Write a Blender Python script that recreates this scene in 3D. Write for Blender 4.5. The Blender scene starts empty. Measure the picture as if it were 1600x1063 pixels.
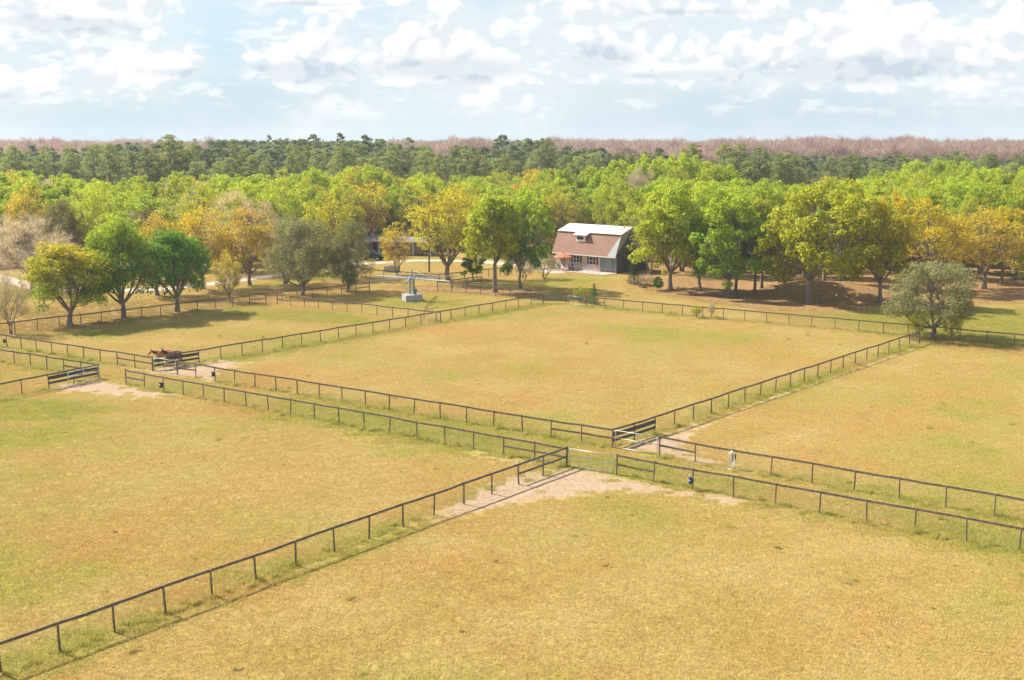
import bpy, bmesh, math, random
import numpy as np
from mathutils import Vector, Matrix, Euler

sc = bpy.context.scene
COL = sc.collection
R = math.radians

# ------------------------------------------------------------------ camera
CAM_H = 21.0
cam_d = bpy.data.cameras.new('camera')
cam = bpy.data.objects.new('camera', cam_d)
COL.objects.link(cam)
cam.location = (0, 0, CAM_H)
cam.rotation_euler = (R(90) - math.atan(309.5 / 1800.0), 0, 0)
cam_d.sensor_width = 36.0
cam_d.lens = 36.0 * 1800.0 / 1600.0
cam_d.clip_end = 20000
sc.camera = cam

# ------------------------------------------------------------------ light
SUN_AZ = R(149)          # direction the sun stands in, counter-clockwise from +X
SUN_EL = R(44)
sun_d = bpy.data.lights.new('sun', 'SUN')
sun_d.energy = 4.7
sun_d.angle = R(0.53)
sun_d.color = (1.0, 0.94, 0.84)
sun = bpy.data.objects.new('sun', sun_d)
COL.objects.link(sun)
sv = Vector((math.cos(SUN_AZ) * math.cos(SUN_EL), math.sin(SUN_AZ) * math.cos(SUN_EL), math.sin(SUN_EL)))
sun.rotation_euler = sv.to_track_quat('Z', 'Y').to_euler()

vs = sc.view_settings
vs.view_transform = 'Standard'
vs.look = 'None'
vs.gamma = 1.0
vs.use_curve_mapping = False
vs.exposure = 1.16
sc.cycles.max_bounces = 5
sc.cycles.diffuse_bounces = 4
sc.cycles.glossy_bounces = 2
sc.cycles.transmission_bounces = 4
sc.cycles.transparent_max_bounces = 6
sc.cycles.volume_bounces = 0
sc.cycles.use_adaptive_sampling = True
sc.cycles.adaptive_threshold = 0.02
sc.cycles.use_denoising = True
sc.cycles.caustics_reflective = False
sc.cycles.caustics_refractive = False


class NT:
    """tiny helper for node trees"""
    def __init__(self, tree):
        self.t = tree
        self.t.nodes.clear()

    def n(self, typ, ins=None, **kw):
        nd = self.t.nodes.new(typ)
        for k, v in kw.items():
            setattr(nd, k, v)
        for k, v in (ins or {}).items():
            self.set(nd.inputs[k], v)
        return nd

    def set(self, sock, v):
        if isinstance(v, bpy.types.NodeSocket):
            self.t.links.new(v, sock)
        elif v is not None:
            sock.default_value = v

    def m(self, op, a, b=None, c=None, clamp=False):
        nd = self.t.nodes.new('ShaderNodeMath')
        nd.operation = op
        nd.use_clamp = clamp
        for i, v in enumerate((a, b, c)):
            if v is not None:
                self.set(nd.inputs[i], v)
        return nd.outputs[0]

    def vm(self, op, a, b=None, scale=None):
        nd = self.t.nodes.new('ShaderNodeVectorMath')
        nd.operation = op
        self.set(nd.inputs[0], a)
        if b is not None:
            self.set(nd.inputs[1], b)
        if scale is not None:
            self.set(nd.inputs['Scale'], scale)
        return nd.outputs[0]

    def noise(self, vec, scale, detail=4, rough=0.55, dist=0.0, lac=2.0):
        nd = self.n('ShaderNodeTexNoise', {'Vector': vec, 'Scale': scale, 'Detail': detail,
                                           'Roughness': rough, 'Distortion': dist, 'Lacunarity': lac})
        return nd.outputs[0]

    def ss(self, v, lo, hi, a=0.0, b=1.0):
        nd = self.n('ShaderNodeMapRange', {0: v, 1: lo, 2: hi, 3: a, 4: b}, interpolation_type='SMOOTHSTEP')
        return nd.outputs[0]

    def lin(self, v, lo, hi, a=0.0, b=1.0):
        nd = self.n('ShaderNodeMapRange', {0: v, 1: lo, 2: hi, 3: a, 4: b})
        return nd.outputs[0]

    def mix(self, f, a, b, mode='MIX'):
        nd = self.t.nodes.new('ShaderNodeMix')
        nd.data_type = 'RGBA'
        nd.blend_type = mode
        self.set(nd.inputs[0], f)
        self.set(nd.inputs[6], a if not isinstance(a, tuple) else tuple(a) + (1,) * (4 - len(a)))
        self.set(nd.inputs[7], b if not isinstance(b, tuple) else tuple(b) + (1,) * (4 - len(b)))
        return nd.outputs[2]


# ------------------------------------------------------------------ sky
world = bpy.data.worlds.new('World')
sc.world = world
world.use_nodes = True
w = NT(world.node_tree)
sky = w.n('ShaderNodeTexSky', sky_type='NISHITA', sun_disc=False)
sky.sun_elevation = SUN_EL
sky.sun_rotation = math.pi / 2 - SUN_AZ
sky.altitude = 0
sky.air_density = 1.0
sky.dust_density = 1.6
sky.ozone_density = 1.0
gen = w.n('ShaderNodeTexCoord').outputs['Generated']
sep = w.n('ShaderNodeSeparateXYZ', {0: gen})
dx, dy, dz = sep.outputs
az = w.m('ARCTAN2', dx, dy)
el = w.m('ARCSINE', dz)
# cumulus field: noise on the direction sphere, squeezed vertically
CS = (1.0, 1.0, 1.45)
p0 = w.vm('MULTIPLY', gen, CS)
warp = w.n('ShaderNodeTexNoise', {'Vector': p0, 'Scale': 7.0, 'Detail': 3.0}).outputs[1]
warp = w.vm('SCALE', w.vm('SUBTRACT', warp, (0.5, 0.5, 0.5)), scale=0.05)
p1 = w.vm('ADD', p0, warp)


def billow(pv, scale):
    v = w.n('ShaderNodeTexVoronoi', {'Vector': pv, 'Scale': scale}, feature='F1')
    return w.m('SUBTRACT', 1.0, v.outputs['Distance'])


def cloud_density(pv):
    a = w.noise(pv, 10.0, 6, 0.52)
    b = w.m('ADD', w.m('MULTIPLY', billow(pv, 34.0), 0.62), w.m('MULTIPLY', billow(pv, 85.0), 0.38))
    return w.m('ADD', w.m('MULTIPLY', a, 0.74), w.m('MULTIPLY', b, 0.30))


d0 = cloud_density(p1)
d_up = cloud_density(w.vm('ADD', p1, (-0.006, 0.004, 0.014)))
# the larger cumulus heaps: (azimuth, elevation, half width, half height, weight) in radians, flat below and domed above
BANKS = [(-0.355, 0.092, 0.075, 0.030, 0.17), (-0.26, 0.056, 0.060, 0.022, 0.15), (-0.178, 0.058, 0.045, 0.044, 0.17),
         (-0.39, 0.036, 0.085, 0.018, 0.11), (-0.050, 0.062, 0.082, 0.046, 0.18), (-0.17, 0.112, 0.065, 0.012, 0.12),
         (0.073, 0.072, 0.038, 0.050, 0.19), (0.16, 0.106, 0.070, 0.016, 0.13), (0.14, 0.055, 0.034, 0.018, 0.12),
         (0.275, 0.058, 0.115, 0.054, 0.19), (0.38, 0.032, 0.045, 0.014, 0.10), (0.455, 0.060, 0.035, 0.030, 0.13)]
bank = None
under = None
for (a0, e0, wa, we, wt) in BANKS:
    qa = w.m('POWER', w.m('ABSOLUTE', w.m('DIVIDE', w.m('SUBTRACT', az, a0), wa)), 2.0)
    t = w.m('DIVIDE', w.m('SUBTRACT', el, e0), we)
    lowside = w.m('LESS_THAN', t, 0.0)
    qe = w.m('POWER', w.m('ABSOLUTE', w.m('MULTIPLY', t, w.m('ADD', 1.0, w.m('MULTIPLY', lowside, 2.6)))), 2.0)
    g = w.m('MULTIPLY', w.m('EXPONENT', w.m('MULTIPLY', w.m('ADD', qa, qe), -1.0)), wt)
    u = w.m('MULTIPLY', g, w.ss(t, 0.42, -0.05))
    bank = g if bank is None else w.m('ADD', bank, g)
    under = u if under is None else w.m('ADD', under, u)
dens = w.m('ADD', d0, bank)
cover = w.ss(dens, 0.580, 0.650)
veil = w.ss(w.m('ADD', w.noise(p0, 5.0, 5, 0.6), w.m('MULTIPLY', bank, 1.2)), 0.32, 0.66, 0.0, 0.92)
relief = w.m('SUBTRACT', d0, d_up)
lit = w.ss(relief, -0.075, 0.035)
shade = w.m('ADD', w.m('MULTIPLY', w.m('SUBTRACT', 1.0, lit), 0.55), w.ss(under, 0.03, 0.15, 0.0, 0.62), clamp=True)
ccol = w.mix(shade, (5.6, 5.6, 5.55), (3.35, 3.85, 4.3))
# small far cumulus low over the horizon
pf = w.vm('MULTIPLY', gen, (1.0, 1.0, 2.6))
pf = w.vm('ADD', pf, w.vm('SCALE', warp, scale=0.5))
f0 = w.noise(pf, 24.0, 8, 0.55)
f1 = w.noise(w.vm('ADD', pf, (-0.003, 0.002, 0.012)), 24.0, 8, 0.55)
low = w.m('MULTIPLY', w.ss(el, 0.012, 0.035), w.ss(el, 0.16, 0.07))
fcover = w.m('MULTIPLY', w.ss(f0, 0.50, 0.64), w.m('MULTIPLY', low, 0.6))
fcol = w.mix(w.ss(w.m('SUBTRACT', f0, f1), 0.04, -0.05), (5.5, 5.55, 5.55), (3.9, 4.3, 4.65))
skyc = w.mix(1.0, sky.outputs[0], (0.56, 0.72, 0.86), 'MULTIPLY')
haze_h = w.m('EXPONENT', w.m('MULTIPLY', w.m('MAXIMUM', el, 0.0), -6.0))
skyc = w.mix(w.m('MULTIPLY', haze_h, 0.92), skyc, (3.45, 4.25, 4.85))
c1 = w.mix(veil, skyc, (4.3, 4.75, 5.0))
c1 = w.mix(fcover, c1, fcol)
fade = w.ss(el, 0.010, 0.055, 0.15, 1.0)
c2 = w.mix(w.m('MULTIPLY', cover, fade), c1, ccol)
bg = w.n('ShaderNodeBackground', {'Color': c2, 'Strength': 0.085})
wo = w.n('ShaderNodeOutputWorld', {'Surface': bg.outputs[0]})
world.cycles.sampling_method = 'MANUAL'
world.cycles.sample_map_resolution = 512


# ------------------------------------------------------------------ helpers
def mesh_np(name, verts, faces, mat=None, smooth=False):
    me = bpy.data.meshes.new(name)
    v = verts.tolist() if isinstance(verts, np.ndarray) else verts
    f = faces.tolist() if isinstance(faces, np.ndarray) else faces
    me.from_pydata(v, [], f)
    if mat:
        me.materials.append(mat)
    if smooth:
        me.polygons.foreach_set('use_smooth', [True] * len(me.polygons))
    me.update()
    return me


class MB:
    """collects shapes for ONE mesh object"""
    def __init__(self):
        self.v = []
        self.f = []

    def add(self, v, f):
        o = len(self.v)
        self.v += [tuple(p) for p in v]
        self.f += [tuple(i + o for i in q) for q in f]
        return self

    def box(self, c, s, rot=None):
        hx, hy, hz = s[0] / 2, s[1] / 2, s[2] / 2
        pts = [Vector((x, y, z)) for x in (-hx, hx) for y in (-hy, hy) for z in (-hz, hz)]
        if rot is not None:
            m = Euler(rot).to_matrix() if not isinstance(rot, Matrix) else rot
            pts = [m @ p for p in pts]
        c = Vector(c)
        return self.add([p + c for p in pts],
                        [(0, 1, 3, 2), (4, 6, 7, 5), (0, 4, 5, 1), (2, 3, 7, 6), (0, 2, 6, 4), (1, 5, 7, 3)])

    def bar(self, a, b, wd, ht):
        """rectangular bar from a to b, wd across, ht upright"""
        a, b = Vector(a), Vector(b)
        d = (b - a).normalized()
        side = d.cross(Vector((0, 0, 1)))
        if side.length < 1e-4:
            side = Vector((1, 0, 0))
        side.normalize()
        up = side.cross(d)
        pts = []
        for p in (a, b):
            for s, t in ((-1, -1), (1, -1), (1, 1), (-1, 1)):
                pts.append(p + side * s * wd / 2 + up * t * ht / 2)
        return self.add(pts, [(3, 2, 1, 0), (4, 5, 6, 7), (0, 1, 5, 4), (1, 2, 6, 5), (2, 3, 7, 6), (3, 0, 4, 7)])

    def tube(self, pts, radii, sides=6, cap=True):
        v, f = tube(pts, radii, sides, cap)
        return self.add(v, f)

    def prism(self, poly, a, b):
        """closed prism of 3D polygon poly offset by vectors a and b"""
        n = len(poly)
        a, b = Vector(a), Vector(b)
        v = [Vector(p) + a for p in poly] + [Vector(p) + b for p in poly]
        f = [tuple(range(n - 1, -1, -1)), tuple(range(n, 2 * n))]
        f += [(i, (i + 1) % n, n + (i + 1) % n, n + i) for i in range(n)]
        return self.add(v, f)

    def build(self, name, mat, parent=None, smooth=False):
        me = mesh_np(name, self.v, self.f, mat, smooth)
        bm = bmesh.new()
        bm.from_mesh(me)
        bmesh.ops.recalc_face_normals(bm, faces=bm.faces)
        bm.to_mesh(me)
        bm.free()
        return link(name, me, parent)


def tube(pts, radii, sides=6, cap=True):
    pts = [Vector(p) for p in pts]
    if not hasattr(radii, '__len__'):
        radii = [radii] * len(pts)
    v, f = [], []
    prev = None
    for i, p in enumerate(pts):
        d = (pts[min(i + 1, len(pts) - 1)] - pts[max(i - 1, 0)])
        d = d.normalized() if d.length > 1e-9 else Vector((0, 0, 1))
        if prev is None:
            ref = Vector((1, 0, 0)) if abs(d.x) < 0.8 else Vector((0, 1, 0))
            s = d.cross(ref).normalized()
        else:
            s = (prev - d * prev.dot(d))
            s = s.normalized() if s.length > 1e-6 else d.orthogonal().normalized()
        prev = s
        t = d.cross(s)
        for k in range(sides):
            a = 2 * math.pi * k / sides
            v.append(p + (s * math.cos(a) + t * math.sin(a)) * radii[i])
    for i in range(len(pts) - 1):
        for k in range(sides):
            k2 = (k + 1) % sides
            f.append((i * sides + k, i * sides + k2, (i + 1) * sides + k2, (i + 1) * sides + k))
    if cap:
        f.append(tuple(range(sides - 1, -1, -1)))
        n = (len(pts) - 1) * sides
        f.append(tuple(range(n, n + sides)))
    return v, f


def link(name, data, parent=None):
    o = bpy.data.objects.new(name, data)
    COL.objects.link(o)
    o.parent = parent
    return o


def tag(o, label=None, cat=None, group=None, kind=None):
    if label:
        o['label'] = label
    if cat:
        o['category'] = cat
    if group:
        o['group'] = group
    if kind:
        o['kind'] = kind
    return o


def thing(name, label, cat, loc=(0, 0, 0), rz=0.0, group=None):
    o = link(name, None)
    o.location = loc
    o.rotation_euler = (0, 0, rz)
    o.empty_display_size = 0.3
    return tag(o, label, cat, group)


def material(name):
    m = bpy.data.materials.new(name)
    m.use_nodes = True
    return m, NT(m.node_tree)


def finish(n, bsdf, disp=None):
    n.n('ShaderNodeOutputMaterial', {'Surface': bsdf})


def simple_mat(name, col, rough=0.7, var=0.25, scale=6.0, metallic=0.0, bump=0.0, col2=None, streak=None):
    """base colour broken up by object-space noise"""
    m, n = material(name)
    co = n.n('ShaderNodeTexCoord').outputs['Object']
    if streak:
        co = n.vm('MULTIPLY', co, streak)
    f = n.noise(co, scale, 5, 0.6)
    c2 = col2 or tuple(c * (1 - var) for c in col)
    c1 = tuple(min(1, c * (1 + var * 0.6)) for c in col) if not col2 else col
    c = n.mix(n.ss(f, 0.3, 0.7), c1, c2)
    b = n.n('ShaderNodeBsdfPrincipled', {'Base Color': c, 'Roughness': rough, 'Metallic': metallic})
    if bump:
        bp = n.n('ShaderNodeBump', {'Height': f, 'Strength': bump, 'Distance': 0.02})
        n.set(b.inputs['Normal'], bp.outputs[0])
    finish(n, b.outputs[0])
    return m


# ------------------------------------------------------------------ ground
POLY = {
    'gate': [(-5.4, 61.4), (-3.1, 66.6), (-0.4, 70.8), (3.6, 73.0), (6.6, 71.2), (10.2, 68.3), (14.2, 66.1), (13.2, 64.6), (9.2, 66.8), (6.2, 67.4), (3.9, 66.6), (1.5, 65.5), (-1.1, 64.0), (-3.4, 62.0)],
    'dgate': [(-41.6, 97.7), (-38.5, 99.9), (-37.3, 102.1), (-33.6, 98.5), (-29.5, 96.2), (-27.4, 94.7), (-29.8, 93.4), (-33.9, 94.7), (-37.6, 95.9)],
    'hgate': [(-38.6, 108.2), (-33.6, 105.7), (-33.1, 108.9), (-30.6, 108.2), (-27.7, 111.2), (-25.4, 109.5), (-27.1, 105.1), (-25.6, 99.3), (-28.8, 101.6), (-33.0, 103.9)],
    'bgate': [(7.1, 77.8), (8.4, 79.5), (11.0, 81.7), (14.2, 85.6), (15.3, 86.3), (12.4, 79.5), (12.4, 76.8), (14.9, 73.2), (15.8, 71.4), (12.7, 73.5), (9.2, 76.5)],
    'mid': [(-2.5, 77.8), (-0.4, 75.3), (1.7, 74.2), (0.0, 73.3), (-2.6, 75.8)],
}
LITTER = [
    [(17.8, 164.1), (25.3, 151.2), (31.6, 143.5), (41.0, 142.5), (53.1, 150.2), (66.6, 149.4), (77.3, 153.3), (105, 158.1), (140, 190), (140, 420), (-160, 420), (-160, 178), (-90, 190), (-60, 182), (-30, 226), (0, 222), (4, 205), (22.0, 199.1)],
    [(-75, 118), (-58.5, 122.7), (-50.4, 127.1), (-39.5, 140.5), (-30, 155), (-22.6, 166.6), (-19.5, 172.9), (-22.8, 178.3), (-46.3, 157.6), (-75.4, 138.6)],
    [(-19.5, 168.6), (-9.3, 170.6), (5.1, 164), (5.1, 152.8), (-4.6, 158.7), (-14, 163)],
    [(43.6, 121.9), (45.7, 125.8), (48.7, 120.7), (52.0, 117.0), (60.0, 111.5), (50, 113.5), (43.6, 119.3)],
]
GREEN = [
    [(-35.0, 148.4), (-26.4, 147.2), (-15.3, 136.4), (-17.8, 131.5), (-29.1, 136.4), (-36.7, 138.9)],
    [(30.4, 142.7), (43.7, 141.6), (69.4, 147.2), (110, 140), (110, 90), (53.2, 120.7), (45.5, 126.1), (33.9, 133.9)],
    [(-70, 125), (-37, 103.4), (-31, 101), (6.5, 76), (28, 60), (45, 46), (45, 42), (26.5, 58), (5, 73.5), (-34, 100), (-37, 102), (-70, 117)],
    [(-48, 104), (-43, 95), (-41, 93), (-30, 90), (-38, 86), (-60, 90), (-60, 108)],
    [(-29, 112), (-4, 142), (-1, 142), (-26, 110)],
    [(-50, 126), (-38, 138), (-33, 136), (-44, 122)],
]
PATHS = [([(11.8, 79.5), (14.5, 84.4), (21.1, 93.0), (28.8, 101.6), (41.6, 116.9)], 0.30, 0.75),
         ([(-10.5, 54.6), (-8.1, 57.8), (-5.7, 61.3), (-2.3, 64.9)], 0.22, 0.6)]
DRIVE = [([(-130, 200), (-95, 196), (-68, 166), (-52.6, 164.0), (-45.7, 171.1), (-38.4, 182.8), (-28, 199), (-18.1, 206.4), (-6, 206), (4, 194), (7, 188)], 3.6, 1.0),
         ([(-95, 206), (-75, 205), (-60, 200)], 4.5, 1.0)]
FENCE_LINES = [[(-25, 37.6), (3.6, 73.1)], [(6.7, 71.2), (40, 47)], [(3.6, 73.1), (-33.9, 99.1)], [(-30.6, 103.3), (7.0, 77.8)],
               [(10.0, 75.8), (40, 53.6)], [(7.0, 77.8), (41.7, 118.4)], [(-33.4, 105.1), (4.1, 149.8)], [(-46, 87), (-37.2, 101.7)],
               [(-60, 116), (-37.2, 101.7)], [(-70, 129), (-33.4, 105.1)], [(9.6, 147.5), (70, 107)]]
MOUNDS = [(46.0, 160.0, 7.0, 1.5), (40.0, 163.0, 6.0, 0.9), (25.5, 176.0, 6.0, 0.8), (55, 163, 6, .7)]


def poly_sd(x, y, poly):
    """signed distance (negative inside) of points to a polygon"""
    d = np.full(x.shape, 1e9)
    inside = np.zeros(x.shape, bool)
    n = len(poly)
    for i in range(n):
        ax, ay = poly[i]
        bx, by = poly[(i + 1) % n]
        ex, ey = bx - ax, by - ay
        t = np.clip(((x - ax) * ex + (y - ay) * ey) / (ex * ex + ey * ey + 1e-12), 0, 1)
        d = np.minimum(d, np.hypot(x - ax - t * ex, y - ay - t * ey))
        cond = (ay > y) != (by > y)
        xi = (bx - ax) * (y - ay) / ((by - ay) if abs(by - ay) > 1e-9 else 1e-9) + ax
        inside ^= cond & (x < xi)
    return np.where(inside, -d, d)


def line_d(x, y, pts):
    d = np.full(x.shape, 1e9)
    for (ax, ay), (bx, by) in zip(pts[:-1], pts[1:]):
        ex, ey = bx - ax, by - ay
        t = np.clip(((x - ax) * ex + (y - ay) * ey) / (ex * ex + ey * ey), 0, 1)
        d = np.minimum(d, np.hypot(x - ax - t * ex, y - ay - t * ey))
    return d


def sstep(v, lo, hi):
    t = np.clip((v - lo) / (hi - lo), 0, 1)
    return t * t * (3 - 2 * t)


def zones(x, y):
    dirt = np.zeros(x.shape)
    for p in POLY.values():
        dirt = np.maximum(dirt, 1 - sstep(poly_sd(x, y, p), -2.0, 1.8))
    for pts, wd, s in PATHS:
        dirt = np.maximum(dirt, s * (1 - sstep(line_d(x, y, pts), wd * 0.4, wd * 2.0)))
    lit = np.zeros(x.shape)
    for p in LITTER:
        lit = np.maximum(lit, (0.62 if p is LITTER[1] else 1.0) * (1 - sstep(poly_sd(x, y, p), -4.0, 2.5)))
    grn = np.zeros(x.shape)
    for p in GREEN:
        grn = np.maximum(grn, 1 - sstep(poly_sd(x, y, p), -2.5, 2.5))
    for l in FENCE_LINES:
        grn = np.maximum(grn, 0.75 * (1 - sstep(line_d(x, y, l), 0.3, 2.6)))
    drv = np.zeros(x.shape)
    for pts, wd, s in DRIVE:
        drv = np.maximum(drv, 1 - sstep(line_d(x, y, pts), wd * 0.5 - 0.6, wd * 0.5 + 0.6))
    return dirt, lit, grn, drv


def ground_z(x, y):
    x = np.asarray(x, float)
    y = np.asarray(y, float)
    z = np.zeros(np.broadcast(x, y).shape)
    for mx, my, r, h in MOUNDS:
        z = z + h * np.exp(-((x - mx) ** 2 + ((y - my) * 0.8) ** 2) / (r * r) * 1.6)
    return z


def gz(x, y):
    return float(ground_z(x, y))


def axis(lo, hi, step, far):
    core = np.arange(lo, hi + 1e-6, step)
    out = []
    d = step
    p = hi
    while p < far:
        d *= 1.35
        p += d
        out.append(p)
    out2 = []
    d = step
    p = lo
    while p > -far:
        d *= 1.35
        p -= d
        out2.append(p)
    return np.concatenate([np.array(out2[::-1]), core, np.array(out)])


xs = axis(-80, 80, 0.62, 9000)
ys = axis(38, 215, 0.62, 9000)
GX, GY = np.meshgrid(xs, ys)
gv = np.stack([GX.ravel(), GY.ravel(), ground_z(GX, GY).ravel()], 1)
nx, ny = len(xs), len(ys)
ii = (np.arange(ny - 1)[:, None] * nx + np.arange(nx - 1)[None, :]).ravel()
gf = np.stack([ii, ii + 1, ii + nx + 1, ii + nx], 1)


def grass_colour(n, pos, zr, zg, zb):
    """pasture colour from world position; zr dirt, zg leaf litter, zb green sward"""
    big = n.noise(pos, 0.045, 3, 0.5)
    mid = n.noise(pos, 0.16, 5, 0.6)
    mid2 = n.noise(n.vm('ADD', pos, (31.0, 17.0, 5.0)), 0.75, 4, 0.6)
    fine = n.noise(pos, 9.0, 3, 0.65)
    straw = n.mix(n.ss(mid, 0.32, 0.70), (0.575, 0.425, 0.130), (0.665, 0.52, 0.210))
    orange = n.noise(n.vm('ADD', pos, (3.0, 57.0, 2.0)), 0.085, 5, 0.62)
    straw = n.mix(n.ss(orange, 0.45, 0.68, 0.0, 0.58), straw, (0.64, 0.375, 0.125))
    green = n.mix(n.ss(mid2, 0.35, 0.65), (0.375, 0.385, 0.050), (0.490, 0.440, 0.088))
    gsum = n.m('ADD', n.m('MULTIPLY', zb, 0.50), n.m('ADD', n.m('MULTIPLY', n.m('SUBTRACT', big, 0.5), 2.2),
                                                    n.m('MULTIPLY', n.m('SUBTRACT', mid, 0.5), 1.2)))
    gsum = n.m('ADD', gsum, n.m('MULTIPLY', n.m('SUBTRACT', mid2, 0.5), 0.5))
    c = n.mix(n.ss(gsum, -0.06, 0.55, 0.05, 0.95), straw, green)
    c = n.mix(n.ss(fine, 0.50, 0.72, 0.0, 0.22), c, (0.72, 0.60, 0.34))
    c = n.mix(n.ss(fine, 0.47, 0.32, 0.0, 0.45), c, (0.17, 0.13, 0.04))
    wd = n.noise(n.vm('ADD', pos, (11.0, 5.0, 9.0)), 1.7, 3, 0.6)
    c = n.mix(n.ss(wd, 0.68, 0.76, 0.0, 0.55), c, (0.19, 0.22, 0.04))
    dg_ = n.noise(n.vm('ADD', pos, (71.0, 2.0, 4.0)), 1.15, 2, 0.5)
    c = n.mix(n.ss(dg_, 0.735, 0.765, 0.0, 0.7), c, (0.10, 0.07, 0.035))
    return c, mid, mid2, fine


def ground_material():
    m, n = material('pasture_ground')
    pos = n.n('ShaderNodeNewGeometry').outputs['Position']
    at = n.n('ShaderNodeAttribute', attribute_name='zone')
    s = n.n('ShaderNodeSeparateColor', {0: at.outputs['Color']})
    zr, zg, zb = s.outputs
    zd = at.outputs['Alpha']
    c, mid, mid2, fine = grass_colour(n, pos, zr, zg, zb)
    c = n.mix(1.0, c, (0.60, 0.55, 0.48), 'MULTIPLY')
    grit = n.noise(pos, 2.6, 6, 0.7)
    # leaf litter
    litc = n.mix(n.ss(grit, 0.35, 0.65), (0.185, 0.095, 0.036), (0.335, 0.21, 0.095))
    lf = n.ss(n.m('ADD', zg, n.m('ADD', n.m('MULTIPLY', n.m('SUBTRACT', mid, 0.5), 1.5), n.m('MULTIPLY', n.m('SUBTRACT', grit, 0.5), 0.7))), 0.38, 0.78)
    c = n.mix(n.m('MULTIPLY', lf, 0.9), c, litc)
    # bare pinkish sand
    sand = n.mix(n.ss(grit, 0.34, 0.66), (0.335, 0.225, 0.14), (0.42, 0.305, 0.20))
    hoof = n.noise(pos, 3.4, 3, 0.6)
    sand = n.mix(n.ss(hoof, 0.56, 0.68, 0.0, 0.6), sand, (0.20, 0.135, 0.085))
    sand = n.mix(n.ss(n.noise(pos, 0.5, 3, 0.6), 0.45, 0.7, 0.0, 0.4), sand, (0.44, 0.33, 0.235))
    df = n.ss(n.m('ADD', zr, n.m('ADD', n.m('MULTIPLY', n.m('SUBTRACT', mid2, 0.5), 0.9), n.m('MULTIPLY', n.m('SUBTRACT', grit, 0.5), 0.8))), 0.34, 0.86)
    c = n.mix(df, c, sand)
    # scattered bare scrapes and droppings in the pasture
    sp = n.noise(n.vm('ADD', pos, (7.0, 3.0, 0.0)), 0.42, 6, 0.72)
    c = n.mix(n.m('MULTIPLY', n.ss(sp, 0.66, 0.75, 0.0, 0.55), n.m('SUBTRACT', 1.0, zg)), c, (0.42, 0.33, 0.21))
    # shell-rock drive
    dc = n.mix(n.ss(grit, 0.3, 0.7), (0.52, 0.45, 0.38), (0.40, 0.33, 0.275))
    c = n.mix(n.ss(n.m('ADD', zd, n.m('MULTIPLY', n.m('SUBTRACT', grit, 0.5), 0.6)), 0.4, 0.6), c, dc)
    h = n.m('ADD', n.m('MULTIPLY', hoof, -1.2), n.m('ADD', n.m('MULTIPLY', fine, 0.6), n.m('MULTIPLY', n.noise(pos, 18.0, 3, 0.6), 0.4)))
    bp = n.n('ShaderNodeBump', {'Height': h, 'Strength': 0.9, 'Distance': 0.10})
    b = n.n('ShaderNodeBsdfPrincipled', {'Base Color': c, 'Roughness': 0.95, 'Specular IOR Level': 0.08, 'Normal': bp.outputs[0]})
    finish(n, b.outputs[0])
    return m


ground_me = mesh_np('ground', gv, gf, ground_material(), True)
dz_, lz_, gz_, vz_ = zones(GX.ravel(), GY.ravel())
att = ground_me.attributes.new('zone', 'FLOAT_COLOR', 'POINT')
att.data.foreach_set('color', np.stack([dz_, lz_, gz_, vz_], 1).astype(np.float32).ravel())
tag(link('ground', ground_me), kind='structure')

# ------------------------------------------------------------------ grass (uncountable: one object)
rng = np.random.default_rng(11)


def blade_material():
    m, n = material('grass_blades')
    pos = n.n('ShaderNodeNewGeometry').outputs['Position']
    at = n.n('ShaderNodeAttribute', attribute_name='zone', attribute_type='INSTANCER')
    s = n.n('ShaderNodeSeparateColor', {0: at.outputs['Color']})
    zr, zg, zb = s.outputs
    c, mid, mid2, fine = grass_colour(n, pos, zr, zg, zb)
    rnd = n.n('ShaderNodeNewGeometry').outputs['Random Per Island']
    c = n.mix(n.ss(rnd, 0.60, 1.0, 0.0, 0.5), c, (0.78, 0.66, 0.38))
    c = n.mix(n.ss(rnd, 0.25, 0.0, 0.0, 0.4), c, (0.20, 0.19, 0.04))
    c = n.mix(n.m('MULTIPLY', zg, 0.65), c, (0.30, 0.16, 0.06))
    d = n.n('ShaderNodeBsdfDiffuse', {'Color': c})
    t = n.n('ShaderNodeBsdfTranslucent', {'Color': c})
    mx = n.n('ShaderNodeMixShader', {0: 0.4, 1: d.outputs[0], 2: t.outputs[0]})
    finish(n, mx.outputs[0])
    return m


TILE = 2.4


def grass_patch(seed, size=TILE, tufts=430, blades=11, tall=1.0):
    r = np.random.default_rng(seed)
    tc = r.uniform(-size / 2, size / 2, (tufts, 2))
    th = r.uniform(0.03, 0.07, tufts) * np.where(r.random(tufts) < 0.05, 1.9, 1.0)
    k = np.repeat(np.arange(tufts), blades)
    n = len(k)
    base = np.zeros((n, 3))
    base[:, :2] = tc[k] + r.normal(0, 0.085, (n, 2))
    ang = r.uniform(0, 2 * np.pi, n)
    lean = r.uniform(0.3, 1.6, n)
    hgt = th[k] * r.uniform(0.6, 1.3, n) * tall
    d = np.stack([np.cos(ang) * lean, np.sin(ang) * lean, np.ones(n)], 1)
    d /= np.linalg.norm(d, axis=1)[:, None]
    tip = base + d * (hgt * 1.5)[:, None]
    a2 = ang + r.uniform(0.8, 2.2, n)
    wv = np.stack([np.cos(a2), np.sin(a2), np.zeros(n)], 1) * (0.010 + 0.006 * r.random(n))[:, None]
    v = np.stack([base - wv, base + wv, tip], 1).reshape(-1, 3)
    f = np.arange(n * 3).reshape(-1, 3)
    return mesh_np('grass_patch', v, f, BLADE)


BLADE = blade_material()


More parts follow.
